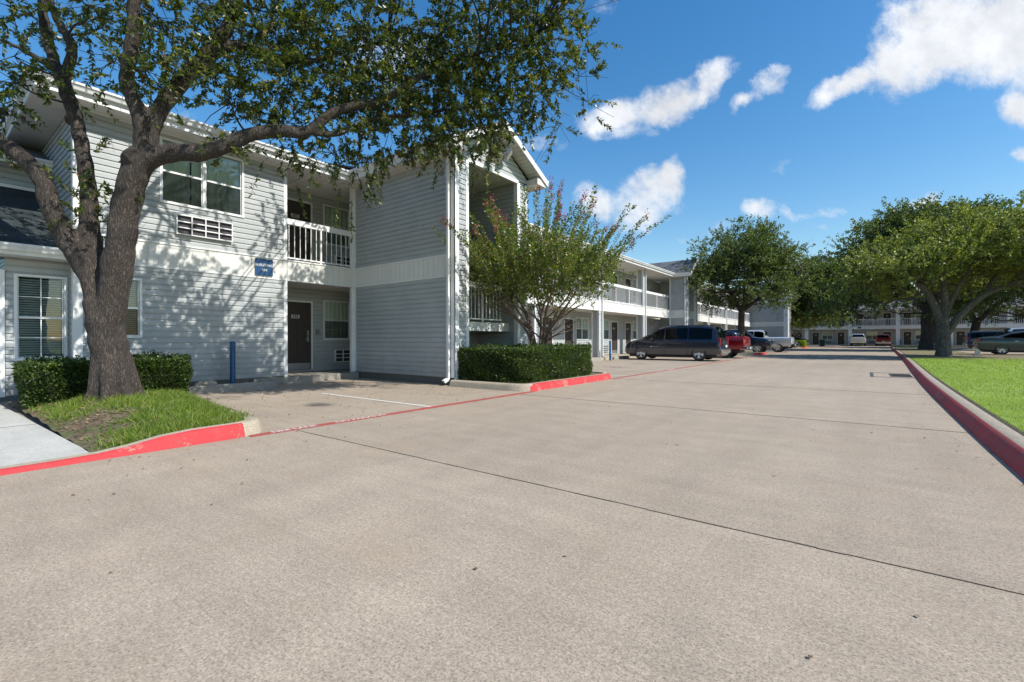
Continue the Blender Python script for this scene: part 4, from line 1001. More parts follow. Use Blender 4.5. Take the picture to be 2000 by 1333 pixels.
# --- building across the end of the road
b3 = empty('apartment_building', (4, 95, 0), 'long two storey balcony block facing us across the far end of the road', 'building')
FB = FS(95.0); FBR = FS(96.5)
cols = [-8.1, -2.0, 4.1, 10.2, 16.3, 22.4]
for k, z0 in enumerate((.15, 3.22)):
    zt = 2.72 if k == 0 else ZW; dd = []; ww = []
    for c in cols:
        dd += [(c - 1.75, c - .8, z0, z0 + 2.05), (c + .75, c + 1.7, z0, z0 + 2.05)]
        ww += [(c - 3.9, c - 2.5, z0 + .9, z0 + 2.15)]
    wall(b3, FBR, -12, 30, z0, zt, dd + ww)
    for i, d in enumerate(dd): door(b3, FBR, *d, detail=False)
    for i, w_ in enumerate(ww): window(b3, FBR, *w_, units=2, seed=i, detail=False)
    for i, w_ in enumerate(ww): aircon(b3, FBR, w_[0] + .2, w_[1] - .2, z0 + .2, z0 + .6)
band(b3, FB, -12, 30)
MB().box(FW, -12, 30, 95.05, 96.5, 2.7, 3.2).build('balcony_slab', 'soffit', b3)
MB().box(FW, -12, 30, 93.6, 96.5, -.02, .13).build('walkway', 'concrete_kerb', b3)
for c in cols:
    m_ = MB(); m_.box(FB, c - .25, c - .13, -.2, .03, .13, ZW); m_.box(FB, c + .13, c + .25, -.2, .03, .13, ZW); m_.box(FB, c - .13, c + .13, -.2, .0, .13, ZW); m_.build('column', 'trim', b3)
for a, z in zip([-12] + cols, cols + [30]): railing(b3, FB, a + .26, z - .26, posts=3, n=-.08, top_h=.09, step=.2, t=.02)
MB().box(FW, -12.5, 30.5, 94.5, 96.6, ZW, ZW + .2).build('eave', 'trim', b3)
mb = MB(); uv = []; roof_face(mb, uv, [(-12.5, 94.4, 5.9), (30.5, 94.4, 5.9), (30.5, 101, 8.2), (-12.5, 101, 8.2)]); roof_build(mb, uv, b3)
def lot_sign(loc, fr, a, label):
    MBo = MB().box(fr, a - .22, a + .22, .045, .07, 2.85, 3.1).build('building_sign', 'sign_blue'); tag(MBo, label, 'sign')
lot_sign(None, FB, -.75, 'small blue plate on the white balcony band of the far building')
lot_sign(None, FE(X2), 38.9, 'small dark plate on the white balcony band of the second block, beside its tower')

# ------------------------------------------------------------------ vehicles (x forward, y left)
def car_loft(st, n=56):
    xs = [s[0] for s in st]; X = sorted(set(list(np.linspace(xs[0], xs[-1], n)) + xs)); X = [x for i, x in enumerate(X) if i == 0 or x - X[i - 1] > .012 or x in xs]
    A = np.array(st); F_ = lambda c: np.interp(X, A[:, 0], A[:, c]); zb, zbl, zt, w, wt = (F_(i) for i in range(1, 6)); rows = []
    for i, x in enumerate(X):
        h = zt[i] - zbl[i]; low = h < .15
        r = [(0, zb[i]), (w[i] * .78, zb[i]), (w[i] * .95, zb[i] + .07), (w[i], zb[i] + (zbl[i] - zb[i]) * .35), (w[i] * 1.0, zb[i] + (zbl[i] - zb[i]) * .7), (w[i] * .985, zbl[i] - .06), (w[i] * .955, zbl[i])]
        if low: r += [(w[i] * .93, zbl[i] + h * .35), (w[i] * .86, zbl[i] + h * .75), (w[i] * .7, zt[i]), (w[i] * .4, zt[i] + .012), (0, zt[i] + .018)]
        else: r += [(w[i] * .955 + (wt[i] - w[i] * .955) * .88, zbl[i] + h * .88), (wt[i] * .97, zbl[i] + h * .96), (wt[i] * .85, zt[i]), (wt[i] * .45, zt[i] + .022), (0, zt[i] + .03)]
        rows.append([(x, y, z) for y, z in r] + [(x, -y, z) for y, z in r[-2:0:-1]])
    mb = MB(); k = len(rows[0])
    mb.add([p for r in rows for p in r], [(i * k + j, i * k + (j + 1) % k, (i + 1) * k + (j + 1) % k, (i + 1) * k + j) for i in range(len(rows) - 1) for j in range(k)] + [tuple(range(k)), tuple(range((len(rows) - 1) * k, len(rows) * k))[::-1]])
    return mb, A
def bool_cut(o, cutter_mb):
    bm = bmesh.new(); me = cutter_mb.mesh('c'); bm.from_mesh(me); bmesh.ops.recalc_face_normals(bm, faces=bm.faces); bm.to_mesh(me); bm.free()
    bm = bmesh.new(); bm.from_mesh(o.data); bmesh.ops.recalc_face_normals(bm, faces=bm.faces); bm.to_mesh(o.data); bm.free()
    c = bpy.data.objects.new('c', me); COL.objects.link(c); m = o.modifiers.new('b', 'BOOLEAN'); m.operation = 'DIFFERENCE'; m.object = c; m.solver = 'EXACT'
    dg = bpy.context.evaluated_depsgraph_get(); dg.update(); nm = bpy.data.meshes.new_from_object(o.evaluated_get(dg)); o.modifiers.clear(); nm.name = o.data.name; o.data = nm; bpy.data.objects.remove(c)
def wheel(parent, x, y, r, side, rim='rim', spokes=5):
    M = Matrix.Translation((x, y, r)) @ Matrix.Rotation(-side * math.pi / 2, 4, 'X'); w = .11
    t = MB().lathe([(r * .60, -w), (r * .88, -w * 1.05), (r * .97, -w * .8), (r, -w * .5), (r, w * .5), (r * .97, w * .8), (r * .88, w * 1.05), (r * .66, w), (r * .62, w * .7)], M, 30)
    wh = t.build('wheel', 'rubber', parent, smooth=True, local=True)
    rm = MB().lathe([(r * .71, w * 1.02), (r * .68, w * 1.0), (r * .64, w * .78), (r * .62, w * .3)], M, 30)
    for i in range(spokes):
        a = 2 * math.pi * i / spokes + .3; c, s = math.cos(a), math.sin(a); vs = []
        for (rr, hw) in ((r * .10, .05), (r * .35, .045), (r * .64, .085)):
            for q in (-hw, hw):
                for hh in (w * .45, w * .78): vs.append(tuple(M @ Vector((rr * c - q * s, rr * s + q * c, hh))))
        rm.add(vs, [(0, 2, 3, 1), (1, 3, 7, 5), (0, 4, 6, 2), (0, 1, 5, 4), (2, 6, 7, 3), (5, 7, 11, 9), (4, 5, 9, 8), (6, 10, 11, 7), (8, 9, 11, 10)])
    rm.lathe([(r * .16, w * .4), (r * .16, w * .84), (0, w * .86)], M, 14)
    rm.build('rim', rim, wh, local=True, smooth=False)
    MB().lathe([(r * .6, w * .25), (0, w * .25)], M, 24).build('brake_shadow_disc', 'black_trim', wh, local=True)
def build_car(name, label, loc, rz, st, paint, wheels, r, side_glass, wind, rear, extras=None, bed=None, group=None, rim='rim', spokes=5):
    t = empty(name, loc, label, 'car' if 'pickup' not in name and 'van' not in name else ('pickup truck' if 'pickup' in name else 'minivan'), group, rz)
    mb, A = car_loft(st); b = mb.build('body', paint, t, smooth=False, local=True)
    f = lambda x, c: float(np.interp(x, A[:, 0], A[:, c])); cut = MB()
    for wx in wheels:
        for s in (-1, 1):
            W = f(wx, 4); cut.lathe([(0, -.16), (r + .05, -.16), (r + .05, .3), (0, .3)], Matrix.Translation((wx, s * (W - .08), r + .01)) @ Matrix.Rotation(-s * math.pi / 2, 4, 'X'), 36)
    bool_cut(b, cut)
    if bed: bool_cut(b, MB().box(FW, bed[0], bed[1], -bed[2], bed[2], bed[3], 3))
    b.data.shade_smooth(); b.data.set_sharp_from_angle(angle=R(28))
    for wx in wheels:
        W = f(wx, 4)
        for s in (-1, 1): wheel(t, wx, s * (W - .115), r, s, rim, spokes)
    ar = MB()                                            # dark wheel arch liners
    for wx in wheels: ar.box(FW, wx - r, wx + r, -f(wx, 4) + .26, f(wx, 4) - .26, r * .9, r * 2)
    ar.build('wheel_arch_liner', 'black_trim', t, local=True)
    def sp(x, q, s, o=.006):                               # point on the side glass, q from belt to roof
        w, wt, zb, zt = f(x, 4) * .955, f(x, 5), f(x, 2), f(x, 3); y = w + (wt - w) * q * .92 + o; return (x, s * y, zb + (zt - zb) * q + .0)
    for s in (-1, 1):
        for (xa, xb, q0, q1) in side_glass:
            m = MB(); n = 10; top = []; bot = []
            for i in range(n + 1):
                x = xa + (xb - xa) * i / n; h = f(x, 3) - f(x, 2)
                if h < .1: continue
                bot.append(sp(x, max(q0, .04 / h), s)); top.append(sp(x, max(q0 + .02, min(q1, 1 - .11 / h)), s))
            if len(bot) < 2: continue
            m.add(bot + top, [(i, i + 1, len(bot) + i + 1, len(bot) + i) for i in range(len(bot) - 1)]); m.build('side_window', 'car_glass', t, local=True)
            m2 = MB(); m2.add([(x, y - s * .004, z) for x, y, z in bot + top], [(i, i + 1, len(bot) + i + 1, len(bot) + i) for i in range(len(bot) - 1)]); m2.build('window_tint', 'black_trim', t, local=True)
    for nm, (xa, xb) in (('windshield', wind), ('rear_window', rear)):
        m = MB(); n = 8; rows = []
        sgn = 1 if nm == 'windshield' else -1
        for i in range(n + 1):
            x = xa + (xb - xa) * i / n; wt, zt = f(x, 5) , f(x, 3); rows.append([(x + sgn * .012, wt * q, zt + .014 + .022 * (1 - q * q)) for q in (-.86, -.45, 0, .45, .86)])
        m.add([p for r_ in rows for p in r_], [(i * 5 + j, i * 5 + j + 1, (i + 1) * 5 + j + 1, (i + 1) * 5 + j) for i in range(n) for j in range(4)]); m.build(nm, 'car_glass', t, local=True)
        m2 = MB(); m2.add([(p[0] - sgn * .006, p[1], p[2] - .006) for r_ in rows for p in r_], [(i * 5 + j, i * 5 + j + 1, (i + 1) * 5 + j + 1, (i + 1) * 5 + j) for i in range(n) for j in range(4)]); m2.build('window_tint', 'black_trim', t, local=True)
    return t, f
def cbox(t, name, mat, *b, bev=.012):
    mb = MB()
    for q in b: mb.box(FW, *q)
    return mb.build(name, mat, t, local=True, bevel=bev)
def lights(t, f, xr, xf, zr, zf, w=.84, hr=.30, hf=.13, rear_y=.14, wf=.26):
    for s in (-1, 1):
        a, b = sorted((s * (w - rear_y), s * (w + .035)))
        cbox(t, 'tail_light', 'lamp_red', (xr - .02, xr + .10, a, b, zr, zr + hr))
        a, b = sorted((s * (w - wf), s * (w - .02)))
        cbox(t, 'headlight', 'lamp_clear', (xf - .22, xf + .01, a, b, zf, zf + hf))
    return
def mirrors(t, f, x, z, w):
    for s in (-1, 1):
        a, b = sorted((s * (w - .02), s * (w + .19))); cbox(t, 'mirror', 'black_trim', (x - .06, x + .06, a, b, z, z + .15), bev=.03)
def handles(t, f, xs, z, mat='black_trim'):
    for s in (-1, 1):
        for x in xs:
            y = f(x, 4) * .985; a, b = sorted((s * (y - .01), s * (y + .025))); cbox(t, 'door_handle', mat, (x - .09, x + .09, a, b, z, z + .035), bev=.008)
def seams(t, f, xs, z0, z1):
    for s in (-1, 1):
        for x in xs: y = f(x, 4) + .0015; a, b = sorted((s * (y - .02), s * y)); MB().box(FW, x - .005, x + .005, a, b, z0, z1).build('door_seam', 'black_trim', t, local=True)

VAN = [(-2.58, .42, .60, .62, .80, .78), (-2.55, .32, .66, .70, .86, .82), (-2.47, .28, .98, 1.04, .90, .80), (-2.44, .27, 1.04, 1.14, .915, .78), (-2.28, .26, 1.06, 1.62, .925, .70), (-2.15, .26, 1.06, 1.72, .93, .69), (-1.6, .24, 1.06, 1.79, .93, .68), (-.4, .23, 1.06, 1.81, .93, .68), (.3, .23, 1.06, 1.78, .93, .67), (.62, .23, 1.06, 1.70, .93, .66), (1.1, .23, 1.06, 1.44, .93, .70), (1.60, .23, 1.08, 1.15, .925, .78), (1.8, .23, 1.05, 1.09, .92, .78), (2.15, .25, .96, 1.01, .90, .76), (2.40, .28, .85, .89, .86, .70), (2.52, .32, .72, .75, .79, .62), (2.57, .36, .56, .58, .72, .56)]
t, f = build_car('minivan', 'dark blue minivan with grey lower body parked nearest, nose to the building', (-8.25, 25.45, .02), R(180), VAN, 'paint_van', (-1.50, 1.56), .372,
                 [(-2.12, -.98, .0, .9), (-.92, .22, .0, .9), (.30, 1.42, .0, .88)], (.68, 1.56), (-2.43, -2.2))
lights(t, f, -2.50, 2.44, .72, .72, .84, .42, .15, .12)
mirrors(t, f, .95, 1.02, .93); handles(t, f, (-.72, .05), .86); seams(t, f, (-.95, .27, 1.28), .32, 1.0)
cbox(t, 'rear_bumper', 'chrome', (-2.64, -2.40, -.84, .84, .40, .62), bev=.04); cbox(t, 'number_plate', 'plate_white', (-2.62, -2.595, -.16, .16, .68, .80))
cbox(t, 'roof_rail', 'black_trim', (-1.9, .1, .58, .61, 1.80, 1.84), (-1.9, .1, -.61, -.58, 1.80, 1.84))
cbox(t, 'door_badge', 'plate_white', (.92, 1.02, .934, .937, .70, .735), (.60, .90, .934, .937, .705, .715), bev=0)
cbox(t, 'underbody', 'black_trim', (-2.3, 2.3, -.72, .72, .16, .30))

PU = [(-2.82, .62, 1.10, 1.16, .90, .88), (-2.78, .50, 1.20, 1.27, .955, .93), (-2.3, .46, 1.22, 1.29, .975, .95), (-.82, .46, 1.22, 1.29, .985, .95), (-.78, .42, 1.22, 1.70, .985, .76), (-.62, .42, 1.22, 1.85, .985, .73), (-.3, .42, 1.22, 1.90, .985, .72), (.5, .42, 1.22, 1.90, .985, .72), (.75, .42, 1.22, 1.86, .985, .72), (1.15, .42, 1.22, 1.58, .985, .76), (1.5, .42, 1.20, 1.28, .98, .82), (2.4, .46, 1.10, 1.16, .95, .80), (2.72, .5, .98, 1.03, .90, .74), (2.82, .55, .80, .82, .84, .70)]
def pickup(label, loc, rz, paint, name='pickup_truck', rim='rim', chrome='chrome', lift=0, up=0):
    t, f = build_car(name, label, loc, rz, PU, paint, (-1.75, 1.85), .40, [(-.72, .02, .05, .9), (.10, 1.34, .03, .88)], (.80, 1.48), (-.81, -.66), bed=(-2.70, -.9, .80, .72), rim=rim, spokes=6)
    lights(t, f, -2.76, 2.70, .86, .86, .90, .34, .2, .12, .3); mirrors(t, f, 1.1, 1.22, .98); handles(t, f, (-.5, .3), 1.02); seams(t, f, (.06, 1.25, -.80), .50, 1.2)
    cbox(t, 'rear_bumper', chrome, (-2.98, -2.74, -.92, .92, .50, .70), bev=.03); cbox(t, 'number_plate', 'plate_white', (-2.995, -2.982, -.15, .15, .54, .66))
    cbox(t, 'front_bumper', chrome, (2.70, 2.92, -.92, .92, .48, .72), bev=.03); cbox(t, 'grille', 'black_trim', (2.80, 2.86, -.55, .55, .76, .98))
    cbox(t, 'underbody', 'black_trim', (-2.5, 2.4, -.62, .62, .30, .46)); return t
pickup('cherry red pickup truck with a loaded bed, parked just beyond the dark minivan', (-8.35, 30.2, 0), R(180), 'paint_cherry')
pickup('silver and white pickup truck, tail to the road in front of the blank end wall', (-7.7, 45.9, 0), R(180), 'paint_silver', chrome='black_trim')
pickup('white pickup truck seen from behind in front of the far building', (-.9, 91.2, .0), R(90), 'paint_white')
pickup('navy blue pickup truck facing the road between the red and the silver pickups', (-8.6, 41.6, 0), 0, 'paint_navy')
pickup('black pickup truck facing the road beyond the small crape myrtle', (-9.0, 75.5, 0), 0, 'paint_black')

SED = [(-2.44, .40, .82, .86, .80, .74), (-2.40, .30, .95, 1.00, .86, .74), (-2.22, .26, .99, 1.05, .89, .72), (-1.75, .22, 1.0, 1.10, .90, .68), (-1.55, .21, .98, 1.12, .905, .66), (-.95, .20, .98, 1.37, .91, .62), (-.4, .20, .97, 1.45, .91, .60), (.2, .20, .96, 1.45, .91, .60), (.55, .20, .95, 1.37, .91, .61), (1.05, .20, .95, 1.13, .91, .66), (1.35, .20, .94, .99, .90, .70), (1.9, .22, .84, .89, .88, .68), (2.25, .26, .70, .74, .80, .6), (2.40, .32, .56, .58, .70, .5)]
def sedan(label, loc, rz, paint, name='sedan'):
    t, f = build_car(name, label, loc, rz, SED, paint, (-1.38, 1.42), .33, [(-1.30, -.42, .02, .86), (-.36, .92, .0, .86)], (.60, 1.26), (-1.5, -1.0))
    lights(t, f, -2.43, 2.24, .76, .58, .86, .18, .12, .26, .26); mirrors(t, f, .72, .96, .91); handles(t, f, (-.78, .1), .80, 'chrome'); seams(t, f, (-.40, .98, -1.15), .30, .94)
    cbox(t, 'rear_bumper', paint, (-2.46, -2.28, -.80, .80, .34, .56), bev=.05); cbox(t, 'number_plate', 'plate_white', (-2.475, -2.462, -.15, .15, .62, .73))
    cbox(t, 'underbody', 'black_trim', (-2.1, 2.1, -.7, .7, .14, .26)); return t
sedan('dark slate sedan parked side-on in the lot behind the lawn', (7.95, 41.05, .14), R(0), 'paint_slate')
sedan('black sedan with its nose showing behind the small crape myrtle hedge', (-8.6, 64.0, 0), 0, 'paint_black')
SUV = [(-2.38, .46, .80, .84, .84, .80), (-2.34, .38, 1.06, 1.12, .90, .78), (-2.26, .34, 1.08, 1.62, .92, .72), (-2.15, .33, 1.08, 1.74, .92, .71), (-1.2, .32, 1.07, 1.80, .93, .70), (.3, .32, 1.06, 1.79, .93, .70), (.6, .32, 1.06, 1.70, .93, .70), (1.15, .32, 1.06, 1.22, .93, .76), (1.35, .32, 1.04, 1.10, .92, .76), (2.0, .36, .98, 1.04, .90, .72), (2.3, .42, .86, .90, .84, .66), (2.38, .48, .7, .72, .78, .6)]
def suv(label, loc, rz, paint, name='sport_utility_vehicle'):
    t, f = build_car(name, label, loc, rz, SUV, paint, (-1.42, 1.42), .37, [(-2.05, -1.25, .03, .88), (-1.18, -.32, .03, .88), (-.26, .98, .02, .88)], (.64, 1.14), (-2.32, -2.2))
    t['category'] = 'car'; lights(t, f, -2.34, 2.2, .92, .82, .86, .34, .14, .12, .3); mirrors(t, f, .82, 1.06, .93); handles(t, f, (-.6, .3), .94); seams(t, f, (-.29, -1.2, 1.05), .42, 1.04)
    cbox(t, 'rear_bumper', 'metal', (-2.5, -2.3, -.86, .86, .42, .62), bev=.03); cbox(t, 'number_plate', 'plate_white', (-2.515, -2.502, -.15, .15, .70, .80))
    cbox(t, 'roof_rail', 'metal', (-1.8, .2, .60, .64, 1.82, 1.86), (-1.8, .2, -.64, -.60, 1.82, 1.86)); cbox(t, 'underbody', 'black_trim', (-2.1, 2.1, -.66, .66, .2, .36)); return t
suv('maroon sport utility vehicle seen from behind in front of the far building', (2.15, 91.4, 0), R(90), 'paint_maroon')
suv('dark blue sport utility vehicle with roof rails behind the slate sedan', (10.4, 64.8, .02), R(0), 'paint_blue')
suv('silver sport utility vehicle whose roof shows just over the slate sedan', (10.6, 49.7, .14), R(0), 'paint_silver')

# load in the bed of the red pickup
def blob(mb, c, s, seed, n=3, k=10):
    rr = np.random.default_rng(seed); bm = bmesh.new(); bmesh.ops.create_icosphere(bm, subdivisions=n, radius=1); off = rr.normal(size=(6, 3)); am = rr.uniform(.04, .12, 6)
    for v in bm.verts:
        p = np.array(v.co); d = 1 + sum(am[i] * math.sin(p @ off[i] * 2.2 + i) for i in range(6)); v.co = Vector((c[0] + p[0] * d * s[0], c[1] + p[1] * d * s[1], c[2] + max(p[2], -.7) * d * s[2]))
    mb.add([tuple(v.co) for v in bm.verts], [tuple(v.index for v in f.verts) for f in bm.faces]); bm.free(); return mb
o = blob(MB(), (0, 0, 0), (.62, .45, .42), 4).build('tarpaulin_bundle', 'paint_black', local=True, smooth=True); o.location = (-7.6, 30.15, 1.30); tag(o, 'black tarpaulin bundle in the bed of the red pickup', 'bundle')
o = blob(MB(), (0, 0, 0), (.5, .42, .36), 9).build('tarpaulin_bundle', 'paint_navy', local=True, smooth=True); o.location = (-6.5, 30.3, 1.22); tag(o, 'dark blue bundle near the tailgate of the red pickup', 'bundle')
m = MB(); m.lathe([(.26 + .03 * math.cos(a), .03 * math.sin(a)) for a in np.linspace(0, 6.2832, 9)], Matrix.Rotation(R(90), 4, 'X'), 24)
m.box(FW, -.24, .24, -.02, .02, -.03, .03); m.box(FW, -.03, .03, -.02, .02, -.24, 0)
o = m.build('steering_wheel', 'black_trim', local=True, smooth=True); o.location = (-7.35, 29.35, 1.62); o.rotation_euler = (R(15), R(20), 0); tag(o, 'black spoked wheel sticking up from the bed of the red pickup', 'wheel')
# bin
m = MB(); m.add([(-.28, -.3, 0), (.28, -.3, 0), (.28, .3, 0), (-.28, .3, 0), (-.34, -.36, .95), (.34, -.36, .95), (.34, .4, .95), (-.34, .4, .95)], [(3, 2, 1, 0), (0, 1, 5, 4), (1, 2, 6, 5), (2, 3, 7, 6), (3, 0, 4, 7)])
t = empty('wheelie_bin', (-5.2, 84.5, 0), 'dark green wheeled bin at the far end of the left row of cars', 'bin'); m.build('body', 'bin_green', t, local=True)
m = MB(); m.box(FW, -.37, .37, -.40, .44, .955, 1.02); m.build('lid', 'bin_green', t, local=True, bevel=.02)
m = MB()
for s in (-1, 1): m.lathe([(.1, -.02), (.1, .02), (0, .02)], Matrix.Translation((s * .36, .30, .1)) @ Matrix.Rotation(R(90), 4, 'Y'), 14)
m.build('wheel', 'rubber', t, local=True)
# white kerb marker by the grey tree
m = MB(); m.box(FW, -.3, .3, -.3, .3, 0, .08); m.add([(-.22, -.22, .08), (.22, -.22, .08), (.22, .22, .08), (-.22, .22, .08), (-.10, -.1, .52), (.10, -.1, .52), (.1, .1, .52), (-.1, .1, .52)], [(0, 1, 5, 4), (1, 2, 6, 5), (2, 3, 7, 6), (3, 0, 4, 7), (4, 5, 6, 7)])
o = m.build('marker_block', 'concrete_path', local=True); o.location = (5.15, 37.6, .12); o.scale = (.6, .6, .75); tag(o, 'small pale concrete marker standing right of the grey tree trunk', 'marker')

# ------------------------------------------------------------------ the big tree by the building
LIMBS = {
    'trunk': [(-9.09, 1.95, 0.12, 0.34), (-9.10, 1.94, 0.35, 0.295), (-9.12, 1.92, 0.58, 0.27), (-9.15, 1.90, 0.93, 0.262), (-9.20, 1.87, 1.32, 0.272), (-9.26, 1.84, 1.71, 0.27)],
    'left': [(-9.26, 1.81, 1.56, 0.28), (-9.33, 1.73, 2.06, 0.264), (-9.47, 1.58, 2.44, 0.255), (-9.56, 1.45, 2.74, 0.23), (-9.64, 1.33, 3.11, 0.213), (-9.67, 1.24, 3.5, 0.201), (-9.83, 1.06, 3.81, 0.188), (-10.05, 0.82, 4.05, 0.164), (-10.36, 0.53, 4.32, 0.133), (-10.83, 0.17, 4.58, 0.096), (-11.3, -0.19, 4.95, 0.067)],
    'mid': [(-9.23, 1.86, 1.64, 0.289), (-9.35, 1.8, 2.11, 0.259), (-9.45, 1.75, 2.58, 0.22), (-9.52, 1.73, 2.99, 0.19), (-9.6, 1.74, 3.48, 0.167), (-9.73, 1.7, 4.07, 0.152), (-9.86, 1.66, 4.52, 0.145), (-9.94, 1.6, 4.84, 0.149), (-10.11, 1.53, 5.23, 0.146), (-10.31, 1.44, 5.67, 0.119), (-10.47, 1.38, 6.15, 0.107), (-10.58, 1.36, 6.64, 0.099), (-10.75, 1.36, 7.3, 0.084), (-10.83, 1.43, 8.24, 0.06)],
    'mid_b': [(-10.09, 1.55, 5.23, 0.106), (-9.92, 1.61, 5.69, 0.105), (-9.99, 1.56, 5.93, 0.097), (-10.12, 1.46, 6.21, 0.081), (-10.14, 1.38, 6.54, 0.072), (-10.11, 1.35, 7.14, 0.056), (-10.25, 1.24, 7.77, 0.036)],
    'mid_c': [(-10.19, 1.47, 5.39, 0.065), (-10.33, 1.31, 5.54, 0.052), (-10.44, 1.09, 5.67, 0.04), (-10.54, 0.89, 5.74, 0.031), (-10.76, 0.6, 5.81, 0.023)],
    'right': [(-9.12, 1.91, 1.63, 0.319), (-9.03, 1.95, 2.1, 0.295), (-8.93, 1.99, 2.64, 0.271), (-8.88, 2.03, 3.1, 0.271), (-8.79, 2.1, 3.56, 0.271), (-8.67, 2.19, 3.86, 0.248)],
    'r1': [(-8.69, 2.18, 3.79, 0.178), (-8.6, 2.18, 4.16, 0.161), (-8.57, 2.14, 4.43, 0.145), (-8.6, 2.06, 4.68, 0.129), (-8.62, 1.98, 4.92, 0.116), (-8.51, 2.0, 5.27, 0.116), (-8.4, 2.02, 5.64, 0.111), (-8.34, 2.0, 6.01, 0.103), (-8.3, 1.97, 6.49, 0.088), (-8.41, 1.89, 7.22, 0.058)],
    'r2': [(-8.67, 2.19, 3.78, 0.17), (-8.65, 2.27, 4.27, 0.156), (-8.61, 2.36, 4.6, 0.149), (-8.51, 2.57, 5.05, 0.151), (-8.37, 2.8, 5.44, 0.153), (-8.24, 3.02, 5.81, 0.139), (-8.19, 3.19, 6.22, 0.12), (-8.17, 3.32, 6.71, 0.109), (-8.19, 3.44, 7.29, 0.094), (-8.16, 3.59, 8.15, 0.065)],
    'r2b': [(-8.23, 3.03, 5.78, 0.098), (-8.04, 3.3, 5.9, 0.083), (-7.81, 3.6, 5.82, 0.076), (-7.63, 3.93, 5.79, 0.064), (-7.43, 4.27, 5.89, 0.052), (-7.12, 4.76, 6.22, 0.04), (-6.7, 5.2, 6.42, 0.027)],
    'r3': [(-8.72, 2.15, 3.72, 0.17), (-8.55, 2.28, 3.89, 0.162), (-8.3, 2.5, 3.97, 0.147), (-8.05, 2.73, 3.98, 0.144), (-7.8, 2.98, 4.1, 0.122), (-7.62, 3.24, 4.3, 0.115), (-7.34, 3.58, 4.42, 0.109), (-7.09, 3.9, 4.45, 0.094), (-6.89, 4.18, 4.77, 0.087), (-6.68, 4.47, 4.96, 0.08), (-6.46, 4.76, 5.07, 0.077), (-6.21, 5.14, 5.39, 0.065), (-5.98, 5.5, 5.77, 0.057), (-5.69, 5.84, 6.01, 0.049), (-5.32, 6.38, 6.31, 0.037), (-4.85, 6.99, 6.6, 0.023)],
    'r3b': [(-7.09, 3.9, 4.45, 0.057), (-6.88, 4.31, 4.5, 0.05), (-6.65, 4.74, 4.82, 0.043), (-6.33, 5.24, 5.01, 0.035), (-5.98, 5.88, 5.24, 0.028), (-5.59, 6.55, 5.44, 0.019)],
}
